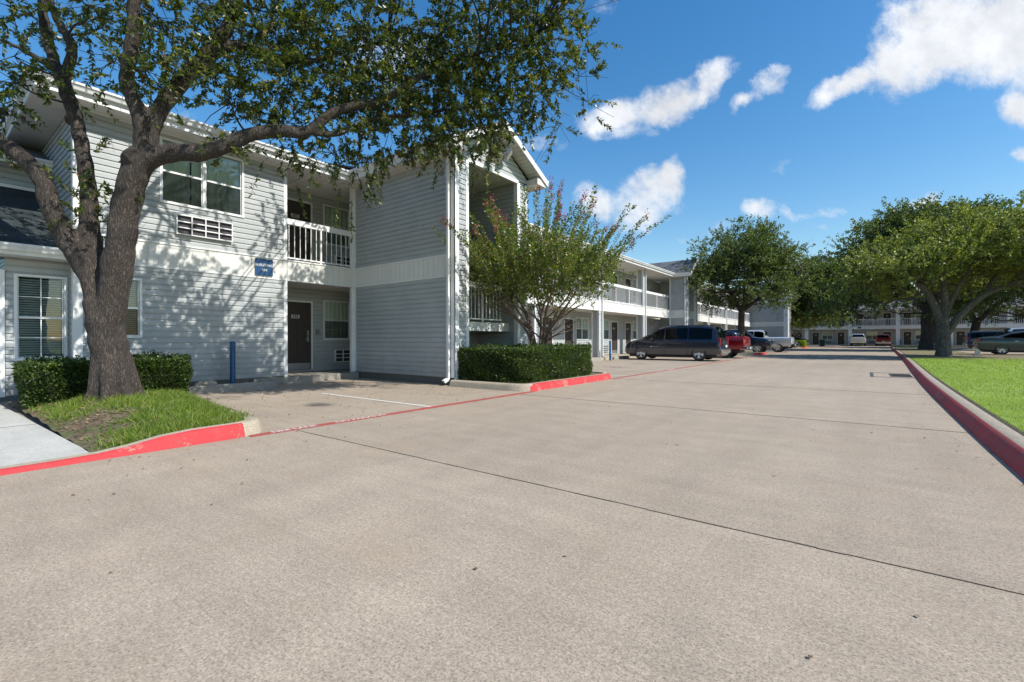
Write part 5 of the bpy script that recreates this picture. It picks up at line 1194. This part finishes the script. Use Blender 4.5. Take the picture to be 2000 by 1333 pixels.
CL= [(-10.31, 1.19, 6.18, 0.64, 0.32, 0.9, 8), (-10.06, 1.0, 5.36, 0.46, 0.34, 0.7, 8), (-10.48, 1.56, 6.55, 0.59, 0.34, 0.9, 8), (-9.86, 1.03, 4.89, 0.34, 0.26, 0.5, 6), (-9.89, 0.88, 4.46, 0.19, 0.33, 0.4, 4), (-9.72, 1.39, 5.11, 0.43, 0.31, 0.5, 7), (-9.62, 1.84, 6.01, 0.32, 0.48, 0.8, 6), (-9.33, 1.94, 6.26, 0.48, 0.28, 0.9, 10), (-8.67, 2.32, 6.11, 0.43, 0.39, 0.9, 12), (-8.37, 2.42, 5.73, 0.31, 0.35, 0.7, 8), (-8.85, 1.93, 5.36, 0.3, 0.34, 0.6, 7), (-8.19, 2.31, 5.22, 0.34, 0.3, 0.6, 9), (-8.37, 2.17, 5.07, 0.26, 0.26, 0.5, 6), (-8.5, 2.95, 6.47, 0.58, 0.33, 0.9, 12), (-8.08, 3.4, 6.2, 0.59, 0.5, 0.8, 16), (-7.88, 3.8, 6.59, 0.69, 0.43, 0.9, 18), (-8.15, 2.97, 5.44, 0.44, 0.4, 0.6, 9), (-7.84, 3.45, 5.39, 0.5, 0.5, 0.7, 14), (-7.55, 3.8, 5.19, 0.5, 0.5, 0.7, 16), (-7.95, 3.12, 4.87, 0.4, 0.36, 0.6, 7), (-7.92, 2.89, 4.22, 0.39, 0.22, 0.4, 5), (-7.43, 4.27, 6.4, 0.7, 0.52, 0.9, 22), (-7.2, 4.32, 5.56, 0.6, 0.47, 0.8, 22), (-7.28, 4.01, 4.69, 0.5, 0.38, 0.6, 12), (-7.01, 4.59, 4.74, 0.57, 0.44, 0.6, 16), (-6.82, 4.86, 6.38, 0.71, 0.57, 0.9, 24), (-6.68, 4.97, 5.49, 0.71, 0.49, 0.8, 26), (-6.62, 5.14, 4.74, 0.54, 0.45, 0.6, 16), (-6.27, 5.53, 6.6, 0.72, 0.59, 0.9, 26), (-6.12, 5.64, 5.78, 0.72, 0.5, 0.8, 26), (-6.2, 5.59, 5.01, 0.59, 0.45, 0.7, 22), (-5.83, 6.12, 6.36, 0.7, 0.6, 0.9, 26), (-5.76, 6.17, 5.52, 0.7, 0.46, 0.8, 26), (-5.68, 6.36, 4.92, 0.52, 0.33, 0.6, 14), (-5.3, 6.65, 6.79, 0.7, 0.56, 0.9, 22), (-5.21, 6.84, 6.0, 0.67, 0.52, 0.8, 22), (-5.21, 6.84, 5.39, 0.48, 0.33, 0.6, 12), (-4.76, 7.18, 6.95, 0.57, 0.48, 0.7, 14), (-4.61, 7.3, 6.29, 0.48, 0.48, 0.6, 14), (-4.76, 7.18, 5.53, 0.33, 0.38, 0.4, 7), (-4.36, 7.62, 6.73, 0.38, 0.43, 0.5, 8), (-4.28, 7.68, 6.06, 0.34, 0.38, 0.4, 6), (-4.13, 7.79, 5.58, 0.17, 0.43, 0.3, 3), (-5.3, 6.65, 7.17, 0.85, 0.38, 0.9, 12), (-4.61, 7.3, 7.33, 0.57, 0.29, 0.6, 8), (-4.55, 7.47, 5.15, 0.19, 0.34, 0.3, 2), (-7.22, 4.43, 4.31, 0.35, 0.24, 0.4, 6), (-7.55, 3.8, 4.27, 0.24, 0.32, 0.4, 5), (-7.05, 4.81, 4.3, 0.36, 0.22, 0.4, 5), (-5.98, 6.0, 4.69, 0.37, 0.28, 0.4, 7), (-5.45, 6.53, 4.63, 0.21, 0.21, 0.3, 3), (-6.41, 5.42, 4.42, 0.36, 0.22, 0.4, 6)]
def remeshed(mb, name, mat, parent, voxel, smooth_it=2):
    o = mb.build(name, mat, None)
    m = o.modifiers.new('r', 'REMESH'); m.mode = 'VOXEL'; m.voxel_size = voxel; m.use_smooth_shade = True
    s = o.modifiers.new('s', 'SMOOTH'); s.factor = .6; s.iterations = smooth_it
    dg = bpy.context.evaluated_depsgraph_get(); dg.update(); me = bpy.data.meshes.new_from_object(o.evaluated_get(dg)); o.modifiers.clear(); o.data = me
    if not me.materials: me.materials.append(MATS[mat])
    w = wloc(parent); me.transform(Matrix.Translation(-w)); o.parent = parent; return o
LIMB_K = {'trunk': .88, 'left': .60, 'mid': .65, 'mid_b': .68, 'right': .68, 'r1': .78, 'r2': .78, 'r3': .9}
def big_tree():
    t = empty('shade_tree', (TRX, TRY, .15), 'large forked shade tree with leaning limbs in front of the building sign', 'tree')
    mb = MB(); segs = []; thin = MB()
    for k, pts in LIMBS.items():
        if k in ('left', 'mid', 'right'): pts = [(-9.14, 1.91, .55, .12), (-9.17, 1.885, 1.1, .22)] + pts[1:]
        c = catmull(pts, 6); c[:, :3] += np.array([math.sin(i * 1.7) for i in range(len(c))])[:, None] * .006
        mb.tube([tuple(p[:3]) for p in c], [float(r) * LIMB_K.get(k, .86) * (1 + .03 * math.sin(i * 1.1 + len(k))) for i, r in enumerate(c[:, 3])], 16, wob=.03); segs.append(c)
    for a in range(7):                                  # root flare
        an_ = a * .9 + .3; mb.tube([(TRX + math.cos(an_) * .42, TRY + math.sin(an_) * .40, .18), (TRX + math.cos(an_) * .28, TRY + math.sin(an_) * .26, .34), (TRX - .05 + math.cos(an_) * .15, TRY - .03 + math.sin(an_) * .15, .9)], [.04, .08, .10], 8)
    for (x, y, z, r) in ((-8.72, 2.12, 3.84, .2), (-9.93, 1.62, 4.6, .11)): blob(mb, (x, y, z), (r, r, r), 3, 2)
    remeshed(mb, 'trunk', 'bark', t, .026)
    S_ = np.concatenate([s[len(s) // 3:] for s in segs[1:]]); S_ = S_[S_[:, 2] > 3.6]
    cc, sp, ns = [], [], []
    for (x, y, z, rx, ry, rd, n) in CL:
        cc.append((x, y, z)); sp.append((rx * .63 + rd * .45, rx * .63 + rd * .35, ry)); ns.append(n)
    r2 = np.random.default_rng(11)
    for _ in range(75):                                 # the crown goes on above
        x, y = r2.uniform(-11.0, -4.0), r2.uniform(-1.5, 9.0)
        if (x + 8) ** 2 / 16 + (y - 3) ** 2 / 36 > 1: continue
        cc.append((x, y, r2.uniform(7.4, 9.6) - .06 * ((x + 8) ** 2 + (y - 3) ** 2) * .6)); sp.append((.55, .55, .35)); ns.append(4)
    for _ in range(16): cc.append((r2.uniform(-4.4, -1.8), r2.uniform(4.0, 8.6), r2.uniform(8.4, 9.6))); sp.append((.6, .6, .35)); ns.append(5)  # extra leaf clusters out of view, added to dapple the parking bay with shade
    P_, D_, TW = [], [], []
    for c, s, n in zip(cc, sp, ns):
        c = np.array(c); d = np.linalg.norm(S_[:, :3] - c, axis=1); 
        a, b, w = sprays([c], [np.array(s)], int(n * (2.3 if c[1] < 2.9 and c[2] < 7.2 else 1.9 if (c[1] > 7.3 and c[2] < 6.2) or (c[1] > 3.2 and c[2] < 4.9) else 3.5)), 34, .42, droop=.22); P_.append(a); D_.append(b); TW += [w_ for w_ in w if rng.random() < .5]
        j = int(np.argmin(d + .4 * np.maximum(0, S_[:, 2] - c[2]))); q = S_[j, :3]; L = np.linalg.norm(c - q)
        if L > .15:
            m1 = q + (c - q) * .5 + rng.normal(size=3) * .1 * L; r0 = min(float(S_[j, 3]) * .55, .012 + .012 * L)
            cv = catmull([(*q, r0), (*m1, r0 * .7), (*c, r0 * .4)], 4); thin.tube([tuple(p[:3]) for p in cv], [float(p[3]) for p in cv], 6)
            for _ in range(5):
                e = c + rng.normal(size=3) * np.array(s) * .9; thin.tube([tuple(c), tuple((c + e) / 2 + rng.normal(size=3) * .05), tuple(e)], [r0 * .4, r0 * .3, .003], 4)
    # hanging sprigs and shoots sprouting from the limbs
    for (x, y, z, n, L) in ((-9.35, 1.75, 2.9, 5, .35), (-9.5, 1.7, 3.4, 5, .3), (-9.3, 1.6, 3.25, 4, .35), (-8.9, 1.9, 3.3, 5, .35), (-9.1, 1.65, 3.0, 4, .4), (-9.85, 1.25, 3.6, 3, .35), (-8.6, 2.3, 4.1, 4, .3), (-8.0, 3.0, 4.2, 5, .3), (-10.6, .8, 5.0, 3, .4), (-9.3, 1.8, 2.3, 3, .3), (-7.6, 3.6, 4.45, 5, .35), (-9.2, 1.7, 3.8, 3, .3)):
        a, b, w = sprays([np.array((x, y, z))], [np.array((.28, .28, .28))], n, 20, L, droop=.15, out=(.3, -.1, .3)); P_.append(a); D_.append(b); TW += w
    hx = [(-5.2, 7.6, 5.3), (-5.6, 7.0, 5.0), (-6.6, 5.9, 4.7), (-7.1, 5.2, 4.4), (-7.6, 4.4, 4.1), (-7.9, 3.9, 4.0), (-6.0, 6.6, 4.7), (-6.9, 4.9, 4.5), (-10.6, .55, 5.1), (-10.5, .75, 4.7), (-7.3, 4.7, 4.25)]
    for c in hx:                                        # long drooping sprays at the crown's lower edge
        for _ in range(2 if c[0] > -5.7 else 4):
            b = np.array(c) + rng.normal(size=3) * .25; L = rng.uniform(.35, .8); n = int(26 * L / .5); tt = np.sort(rng.random(n))[:, None]; g = np.array([rng.normal() * .25, rng.normal() * .25, -1.0])
            pos = b + g * L * tt; P_.append(pos); D_.append(g + rng.normal(size=(n, 3)) * .8); TW.append((b, b + g * L * .5, b + g * L))
    P_ = np.concatenate(P_); D_ = np.concatenate(D_)
    for w in TW: thin.tube([tuple(p) for p in w], [.005, .004, .002], 3, cap=False)
    thin.build('twigs', 'bark', t, smooth=True)
    n = len(P_); leaf_mesh('crown', P_, D_, rng.uniform(.058, .100, n), rng.uniform(.0125, .0205, n), 'leaf_near', t, off=wloc(t))
big_tree()

# ------------------------------------------------------------------ other trees
def tree(name, label, base, h, forks, clusters, leafmat, bark, trunk_r, leaf, per, spr, tw_len, group='', seed=1, out=(0, 0, .25), w=.3, droop=.1, category='tree', nspray=10):
    """forks: list of limb polylines (x,y,z,r) relative to the base; clusters: (x,y,z,rx,ry,rz) relative to the base"""
    global rng
    keep = rng; rng = np.random.default_rng(seed)
    t = empty(name, base, label, category, group or None); b = np.array(base)
    mb = MB(); S_ = []
    for pts in forks:
        c = catmull([(x + b[0], y + b[1], z + b[2], r) for x, y, z, r in pts], 4); mb.tube([tuple(p[:3]) for p in c], [max(.012, float(r)) for r in c[:, 3]], 9, wob=.05); S_.append(c[len(c) // 3:])
    S_ = np.concatenate(S_); C_ = np.array([c[:3] for c in clusters]) + b; P3 = np.array([c[3:6] for c in clusters])
    for c in C_:
        d = np.linalg.norm(S_[:, :3] - c, axis=1) + .6 * np.maximum(0, S_[:, 2] - c[2]); j = int(np.argmin(d)); q = S_[j, :3]; L = np.linalg.norm(c - q)
        if L < .2: continue
        r0 = min(float(S_[j, 3]) * .6, .02 + .012 * L); m1 = q + (c - q) * .5 + rng.normal(size=3) * .08 * L
        cv = catmull([(*q, r0), (*m1, r0 * .7), (*c, r0 * .35)], 3); mb.tube([tuple(p[:3]) for p in cv], [float(p[3]) for p in cv], 5)
    mb.build('trunk', bark, t, smooth=True)
    P_, D_, TW = sprays(C_, P3, nspray, per, tw_len, droop=droop, out=out, jitter=leaf * .25)
    n = len(P_); leaf_mesh('crown', P_, D_, rng.uniform(.7, 1.3, n) * leaf, rng.uniform(.7, 1.3, n) * leaf * w, leafmat, t, off=b)
    rng = keep; return t
def crown(seed, n, cx, cy, cz, rx, ry, rz, cr, flat=.15, hollow=.45, zmin=None, cut=None):
    "leaf clusters through an uneven crown: more of them towards its outside"
    rr = np.random.default_rng(seed); out = []; lob = [(rr.normal(size=3), rr.uniform(.60, 1.32)) for _ in range(11)]
    lob = [(v / np.linalg.norm(v), s) for v, s in lob]
    while len(out) < n:
        v = rr.normal(size=3); v /= np.linalg.norm(v)
        if v[2] < -.55: continue
        s = 1 + sum((k - 1) * max(0, float(v @ u)) ** 4 for u, k in lob); r = (hollow + (1 - hollow) * rr.random() ** .6) * s
        p = (cx + v[0] * rx * r, cy + v[1] * ry * r, cz + v[2] * rz * r * (1 if v[2] > 0 else .55))
        if zmin is not None and p[2] < zmin: continue
        if cut is not None and cut(*p): continue
        k = cr * rr.uniform(.6, 1.25); out.append((*p, k, k, k * .7))
    return out
def skirt(seed, n, cx, cy, rx, ry, z0, z1, cr, ring=.35):
    "low hanging clusters round the underside of a crown"
    rr = np.random.default_rng(seed); out = []
    for _ in range(n):
        a = rr.uniform(0, 6.283); q = ring + (1 - ring) * rr.random() ** .6; k = cr * rr.uniform(.6, 1.2); out.append((cx + math.cos(a) * rx * q, cy + math.sin(a) * ry * q, rr.uniform(z0, z1), k, k, k * .6))
    return out
# oak standing between the pickups on the left row (its crown reaches over the second block's edge)
tree('shade_tree', 'round crowned tree with a straight dark trunk rising behind the red pickup', (-7.4, 37.9, .1), 11,
     [[(0, 0, -.05, .34), (0, .05, 1, .25), (.05, 0, 2.5, .22), (.1, 0, 3.4, .22)], [(.1, 0, 3.0, .18), (-.6, .3, 4.3, .13), (-1.5, .8, 6, .08), (-2, 1, 8, .04)], [(.1, 0, 3.0, .2), (.4, .2, 4.4, .16), (.8, .2, 6.5, .10), (.9, .1, 9, .04)], [(.1, 0, 3.1, .15), (1.0, .3, 3.9, .12), (2.4, .8, 4.9, .08), (3.8, 1.2, 6, .04)], [(.2, 0, 3.4, .1), (.4, -.9, 5, .07), (.6, -1.6, 6.8, .04)]],
     crown(21, 240, .3, .3, 6.3, 3.8, 4.0, 3.3, .5, zmin=3.3, hollow=.3, cut=lambda x, y, z: x < -3.7 and z < 6.0) + skirt(61, 60, .4, .2, 2.9, 3.4, 3.5, 5.4, .45) + [(-2.2, -3.6, 5.4, .5, .5, .4), (-2.0, -4.0, 4.7, .5, .5, .4), (-2.2, -3.8, 6.0, .5, .5, .5), (-2.1, -3.4, 6.5, .5, .5, .5), (-1.7, -3.4, 5.0, .5, .5, .4), (-1.7, -3.2, 5.8, .45, .45, .4), (-1.9, -3.0, 4.3, .45, .45, .4), (-2.6, -2.6, 5.0, .5, .5, .4), (2.9, 2.2, 5.5, .6, .6, .6), (3.4, 2.8, 6.2, .6, .6, .6), (3.2, 2.6, 4.8, .6, .6, .5), (3.9, 3.0, 5.4, .5, .5, .5)],
     'leaf_oak', 'bark', .3, .115, 26, 11, .75, seed=31, out=(0, 0, .35), nspray=12)
# pale grey multi-limbed tree on the right
tree('shade_tree', 'broad olive green tree with pale grey forking limbs at the edge of the lawn', (3.5, 35.3, .12), 9,
     [[(0, 0, -.05, .42), (0, 0, .5, .31), (0, 0, 1.5, .28), (-.02, 0, 2.2, .28)], [(-.05, 0, 1.6, .22), (-.35, -.1, 2.7, .19), (-.9, -.3, 3.9, .16), (-2.0, -.6, 5.1, .1), (-3.2, -.8, 6.3, .04)], [(0, 0, 1.8, .22), (.05, .1, 3.2, .18), (.0, .3, 4.6, .13), (-.3, .4, 7, .05)],
      [(.12, 0, 1.3, .2), (.75, .1, 2.4, .17), (1.7, .2, 3.4, .14), (3.0, .2, 4.1, .11), (4.3, .3, 5.2, .05)], [(.05, 0, 2.2, .15), (.5, .2, 3.6, .12), (1.2, .4, 5.0, .08), (1.9, .5, 6.8, .04)], [(-.9, -.3, 3.9, .08), (-1.2, .3, 5.2, .06), (-1.0, .5, 6.5, .04)], [(1.7, .2, 3.4, .1), (2.2, .8, 4.6, .07), (2.6, 1, 6, .04)]],
     crown(22, 250, .5, .3, 5.2, 4.9, 4.6, 2.7, .52, zmin=3.2) + skirt(68, 16, .6, .3, 5.0, 4.4, 3.2, 4.6, .45, .55) + crown(23, 60, 4.0, 1, 5.0, 2.8, 3.0, 2.4, .5, zmin=3.0),
     'leaf_elm', 'bark_grey', .33, .12, 28, 12, .8, seed=32, out=(0, 0, .7), nspray=13)
tree('shade_tree', 'tall dark tree with a thick trunk directly behind the pale limbed one', (4.7, 57.6, .12), 16,
     [[(0, 0, -.05, .85), (0, 0, 1, .62), (0, 0, 3, .58), (.2, 0, 4.5, .5)], [(0, 0, 3.5, .4), (-1.5, 0, 6, .3), (-3.5, 0, 9, .15)], [(.1, 0, 4, .4), (.5, 0, 8, .3), (.2, 0, 13, .1)], [(.1, 0, 1.6, .3), (1.6, 0, 4.2, .26), (4, 0, 7, .15)]],
     crown(24, 300, -.6, 0, 9.0, 6.6, 6.0, 6.4, .8, zmin=3.4) + skirt(62, 50, -1.5, 0, 7.2, 5, 3.3, 6, .7), 'leaf_oak', 'bark', .6, .20, 26, 12, 1.3, seed=33, out=(0, 0, .4), nspray=12)
tree('shade_tree', 'big dark tree with a wide low crown at the far end of the road', (-9.6, 84.6, 0), 16,
     [[(0, 0, -.05, .5), (0, 0, 2, .4), (.2, 0, 5, .35)], [(.2, 0, 4.5, .3), (-2, 0, 8, .15), (-3, 0, 11, .08)], [(.2, 0, 4.5, .3), (2, 0, 8, .15), (4, 0, 11, .08)]],
     crown(25, 230, 6.2, 0, 8.3, 7.5, 5, 4.6, 1.0, zmin=4.4) + skirt(63, 24, 6.0, 0, 8, 4, 3.9, 6.5, .9, .1), 'leaf_dark', 'bark', .4, .26, 22, 12, 1.5, seed=34, nspray=10)
tree('shade_tree', 'tree filling the gap behind the blank end wall and the small crape myrtle', (-8.3, 72.6, .14), 12,
     [[(0, 0, -.05, .35), (0, 0, 2, .28), (-.2, 0, 4, .25)], [(-.2, 0, 3.6, .2), (-1.5, 0, 6, .1)], [(-.2, 0, 3.6, .2), (1.4, 0, 6.5, .1)]],
     crown(26, 240, 3.2, 0, 7.0, 4.2, 4.5, 4.6, .85, zmin=3.0) + skirt(64, 50, 3.2, 0, 3.8, 4, 3.2, 5.5, .7, .1), 'leaf_oak', 'bark', .4, .19, 24, 12, 1.1, seed=35, nspray=11)
tree('shade_tree', 'leaning dark trunked tree in front of the far balconies, left of the blue vehicle', (10.6, 78.5, .12), 14,
     [[(0, 0, -.05, .6), (-.1, 0, 1.5, .45), (.1, 0, 3.2, .4)], [(.1, 0, 3, .34), (1.8, 0, 5, .25), (4, 0, 7.2, .12)], [(0, 0, 3, .34), (-1, 0, 5.5, .22), (-2, 0, 9, .1)]],
     crown(27, 200, .8, 0, 8.4, 7.2, 5, 5.4, 1.0, zmin=3.9) + skirt(65, 20, .8, 0, 7.2, 4, 4.0, 6.5, .8, .1), 'leaf_oak', 'bark', .5, .24, 22, 12, 1.4, seed=36, nspray=11)
tree('shade_tree', 'tree with twin slanting trunks at the right edge, above the slate sedan', (14.6, 74.5, .12), 15,
     [[(0, 0, -.05, .4), (.1, 0, 2.5, .32), (.4, 0, 4.5, .28)], [(.4, 0, 4, .25), (-1, 0, 7, .15), (-2, 0, 10, .08)], [(.1, 0, 1.2, .26), (1.6, 0, 3.6, .24), (3.5, 0, 6, .14)]],
     crown(28, 330, 1.2, 0, 9.0, 7.2, 6, 6.2, 1.0, zmin=3.6) + skirt(66, 26, 1.2, 0, 7.5, 4, 3.8, 6.5, .8, .1), 'leaf_oak', 'bark', .5, .21, 24, 12, 1.3, seed=37, out=(0, 0, .4), nspray=12)
tree('shade_tree', 'tall feathery topped tree rising highest at the right edge of the photo', (16.0, 58.5, .12), 15,
     [[(0, 0, -.05, .4), (.1, 0, 2.5, .32), (.4, 0, 6, .28)], [(.4, 0, 5, .25), (-1, 0, 8, .15), (-2, 0, 11, .08)], [(.3, 0, 5, .26), (1.6, 0, 8, .2), (2.5, 0, 12, .1)]],
     crown(29, 230, .0, 0, 10.6, 3.9, 5, 4.6, .9, zmin=4.6) + skirt(67, 70, .5, 0, 5, 4, 3.6, 6.5, .8, .1), 'leaf_oak', 'bark', .5, .19, 24, 12, 1.3, seed=38, out=(0, 0, .4), nspray=12)

# crape myrtle: many slim stems fanning out, upright flowering shoots
def crape(label, base, s, seed, nst, nsh, leaf, fl, leafn):
    global rng
    keep = rng; rng = np.random.default_rng(seed); t = empty('crape_myrtle', base, label, 'tree'); b = np.array(base, dtype=float); mb = MB(); P_, D_, FP, FD, TW, ends = [], [], [], [], [], []
    for i in range(nst):
        a = 2 * math.pi * i / nst + rng.normal() * .15; k = rng.uniform(.45, 1.0); r0 = rng.uniform(.030, .048) * s; ca, sa = math.cos(a), math.sin(a)
        q = [(ca * .08, sa * .08, -.05, r0 * 1.3), (ca * .16 * k, sa * .16 * k, .5, r0 * 1.05), (ca * .38 * k + rng.normal() * .05, sa * .38 * k + rng.normal() * .05, 1.1, r0 * .85), (ca * .85 * k + rng.normal() * .06, sa * .85 * k + rng.normal() * .06, 1.65, r0 * .65), (ca * 1.5 * k, sa * 1.5 * k, 2.25, r0 * .38)]
        c = catmull([(x * s, y * s, z * s, r) for x, y, z, r in q], 5); c[:, :3] += b; mb.tube([tuple(p[:3]) for p in c], [float(p[3]) for p in c], 8); ends.append(c)
        for _ in range(3):
            j = rng.integers(8, 15); p = c[j, :3]; e = p + np.array([ca * .5 + rng.normal() * .4, sa * .5 + rng.normal() * .4, .62]) * s * rng.uniform(.7, 1.15); m1 = (p + e) / 2 + rng.normal(size=3) * .06
            c2 = catmull([(*p, r0 * .5), (*m1, r0 * .35), (*e, r0 * .18)], 4); mb.tube([tuple(x[:3]) for x in c2], [float(x[3]) for x in c2], 6)
    # the leafy dome
    nb = int(nsh * 1.15); v = rng.normal(size=(nb, 3)); v /= np.linalg.norm(v, axis=1, keepdims=True); r = .35 + .65 * rng.random((nb, 1)) ** .5
    C_ = b + np.array([0, 0, 2.55]) * s + v * r * np.array([1.85, 1.85, .66]) * s
    a, b_, w = sprays(C_, np.full((nb, 3), .16 * s), 5, int(leafn * .40), .46 * s, droop=.05, out=(0, 0, .35)); P_.append(a); D_.append(b_); TW += w[::2]
    # upright shoots, most of them tipped with blossom
    for i in range(nsh):
        a0 = rng.uniform(0, 6.283); rr = 1.85 * rng.random() ** .55; p = b + np.array([math.cos(a0) * rr, math.sin(a0) * rr, 2.75 - .12 * rr ** 2 + rng.normal() * .15]) * s
        d = np.array([math.cos(a0) * rr * .40, math.sin(a0) * rr * .40, 1.0]) + rng.normal(size=3) * .14; d /= np.linalg.norm(d); L = rng.uniform(.7, 1.9) * s * (1.08 - .08 * rr)
        n = int(leafn * 1.7 * L); tt = np.sort(rng.random(n))[:, None] ** .9; sag = np.array([math.cos(a0), math.sin(a0), -.6]) * .10 * L; pos = p + d * L * tt + sag * tt ** 2
        sd = np.cross(d, rng.normal(size=(n, 3))); sd /= np.linalg.norm(sd, axis=1, keepdims=True); P_.append(pos + sd * .012); D_.append(sd + d * .7); TW.append((p, p + d * L * .5 + sag * .25, p + d * L + sag))
        if L > 1.0 * s and rng.random() < .5:
            e = p + d * L + sag; FP.append(e - d * .05 * s + rng.normal(size=(fl, 3)) * np.array([.032, .032, .06]) * s + d * rng.uniform(-.06, .12, (fl, 1)) * s); FD.append(rng.normal(size=(fl, 3)))
    for w in TW: mb.tube([tuple(p) for p in w], [.005 * s, .004 * s, .002], 4, cap=False)
    mb.build('trunk', 'bark_smooth', t, smooth=True); P_ = np.concatenate(P_); D_ = np.concatenate(D_)
    n = len(P_); leaf_mesh('crown', P_, D_, rng.uniform(.7, 1.3, n) * leaf, rng.uniform(.7, 1.2, n) * leaf * .30, 'leaf_crape', t, off=b)
    FP = np.concatenate(FP); FD = np.concatenate(FD); leaf_mesh('blossoms', FP, FD, .034 * s, .015 * s, 'flower' if s > 1.05 else 'flower_red', t, off=b)
    rng = keep; return t
crape('crape myrtle with smooth forked stems and pink blossom spikes rising out of the hedge', (-6.95, 10.35, .12), 1.06, 41, 9, 270, .062, 26, 42)
crape('small crape myrtle with reddish blossoms above the far clipped hedge', (-7.4, 69.0, .14), 1.0, 42, 9, 90, .12, 30, 20)

# hedges: clipped bodies of small leaves over a dark twiggy core
def hedge(label, poly, z0, z1, n, leaf, seed, rough=.05, mat='leaf_hedge', name='hedge', taper=.0):
    global rng
    keep = rng; rng = np.random.default_rng(seed); poly = np.array(poly, dtype=float); m = len(poly); cen = poly.mean(0)
    t = empty(name, (cen[0], cen[1], z0), label, 'hedge'); core = MB(); dl = np.linalg.norm(poly - cen, axis=1, keepdims=True); inner = cen + (poly - cen) * (1 - (.13 + 2.2 * taper) / dl); core.prism([tuple(p) for p in inner], z0 + .08, z1 - .09); core.build('twigs', 'hedge_core', t)
    e = np.roll(poly, -1, 0) - poly; L = np.linalg.norm(e, axis=1); per = L.sum(); x, y = poly[:, 0], poly[:, 1]; A = abs((x * np.roll(y, -1) - y * np.roll(x, -1)).sum()) / 2; hs = z1 - z0
    ns = int(n * per * hs / (per * hs + A)); nt_ = n - ns
    k = rng.choice(m, ns, p=L / per); u = rng.random(ns)[:, None]; p = poly[k] + e[k] * u; nrm = np.stack([e[k][:, 1], -e[k][:, 0]], 1) / L[k][:, None]
    sgn = np.sign(((p - cen) * nrm).sum(1))[:, None]; nrm *= np.where(sgn == 0, 1, sgn); h = rng.random(ns); z = z0 + h * hs
    lump = np.sin(p[:, 0] * 5.1 + z * 6) * np.sin(p[:, 1] * 4.3 + z * 3) * rough
    off = lump - np.abs(rng.normal(size=ns)) * .05 + rng.uniform(-.01, .03, ns) - taper * (1 - h) ** 2 - .06 * np.maximum(0, h - .88) / .12
    P1 = np.concatenate([p + nrm * off[:, None], z[:, None]], 1); D1 = np.concatenate([nrm, np.full((ns, 1), .45)], 1) + rng.normal(size=(ns, 3)) * .6
    P2 = []; from_x = (x.min(), x.max(), y.min(), y.max())
    while len(P2) < nt_:
        q = np.stack([rng.uniform(from_x[0], from_x[1], nt_), rng.uniform(from_x[2], from_x[3], nt_)], 1); ins = np.zeros(nt_, bool)
        for i in range(m):
            a, b = poly[i], poly[(i + 1) % m]; c = ((a[1] > q[:, 1]) != (b[1] > q[:, 1])) & (q[:, 0] < (b[0] - a[0]) * (q[:, 1] - a[1]) / (b[1] - a[1] + 1e-12) + a[0]); ins ^= c
        P2 += [tuple(v) for v in q[ins]]
    P2 = np.array(P2[:nt_]); zz = z1 + np.sin(P2[:, 0] * 3.7) * np.sin(P2[:, 1] * 4.9) * rough * .7 - np.abs(rng.normal(size=nt_)) * .035 + rng.uniform(0, .03, nt_)
    P2 = np.concatenate([P2, zz[:, None]], 1); D2 = np.array([0, 0, 1.0]) + rng.normal(size=(nt_, 3)) * .65
    # a few untrimmed shoots
    sh = P2[rng.integers(nt_, size=int(n / 120))]; a, b, _ = sprays(sh, np.full((len(sh), 3), .01), 1, 10, .10, droop=-.1, out=(0, 0, 1.5))
    P_ = np.concatenate([P1, P2, a]); D_ = np.concatenate([D1, D2, b]); nn = len(P_)
    leaf_mesh('foliage', P_, D_, rng.uniform(.7, 1.3, nn) * leaf, rng.uniform(.8, 1.2, nn) * leaf * .33, mat, t, off=(cen[0], cen[1], z0)); rng = keep; return t
plain('hedge_core', (.020, .024, .012), .95)
def rounded(x0, x1, y0, y1, r=.35, k=4):
    out = []
    for cx, cy, a0 in ((x1 - r, y1 - r, 0), (x0 + r, y1 - r, 90), (x0 + r, y0 + r, 180), (x1 - r, y0 + r, 270)):
        for i in range(k + 1): a = R(a0 + 90 * i / k); out.append((cx + r * math.cos(a), cy + r * math.sin(a)))
    return out
hedge('clipped green hedge in the red kerbed bed, the crape myrtle growing out of it', [(-7.97, 8.25), (-6.5, 8.25), (-6.16, 8.38), (-6.02, 8.7), (-6.02, 11.5), (-6.2, 11.85), (-6.5, 11.98), (-7.97, 11.98)], .14, .90, 64000, .036, 51, taper=.10, rough=.075)
hedge('dark clipped hedge behind the foot of the big forked tree, left of its trunk', rounded(-11.5, -10.0, 1.12, 2.2, .3), .10, .73, 22000, .040, 52, rough=.07, taper=.08)
hedge('dark clipped hedge under the siding wall, right of the big forked trunk', rounded(-11.6, -10.3, 2.2, 3.42, .32), .10, .76, 24000, .040, 53, rough=.06, taper=.06)
hedge('small sunlit yellow green hedge under the far crape myrtle', rounded(-8.6, -5.95, 67.9, 70.2, .3), .14, .85, 5000, .11, 54, mat='blade_lawn')
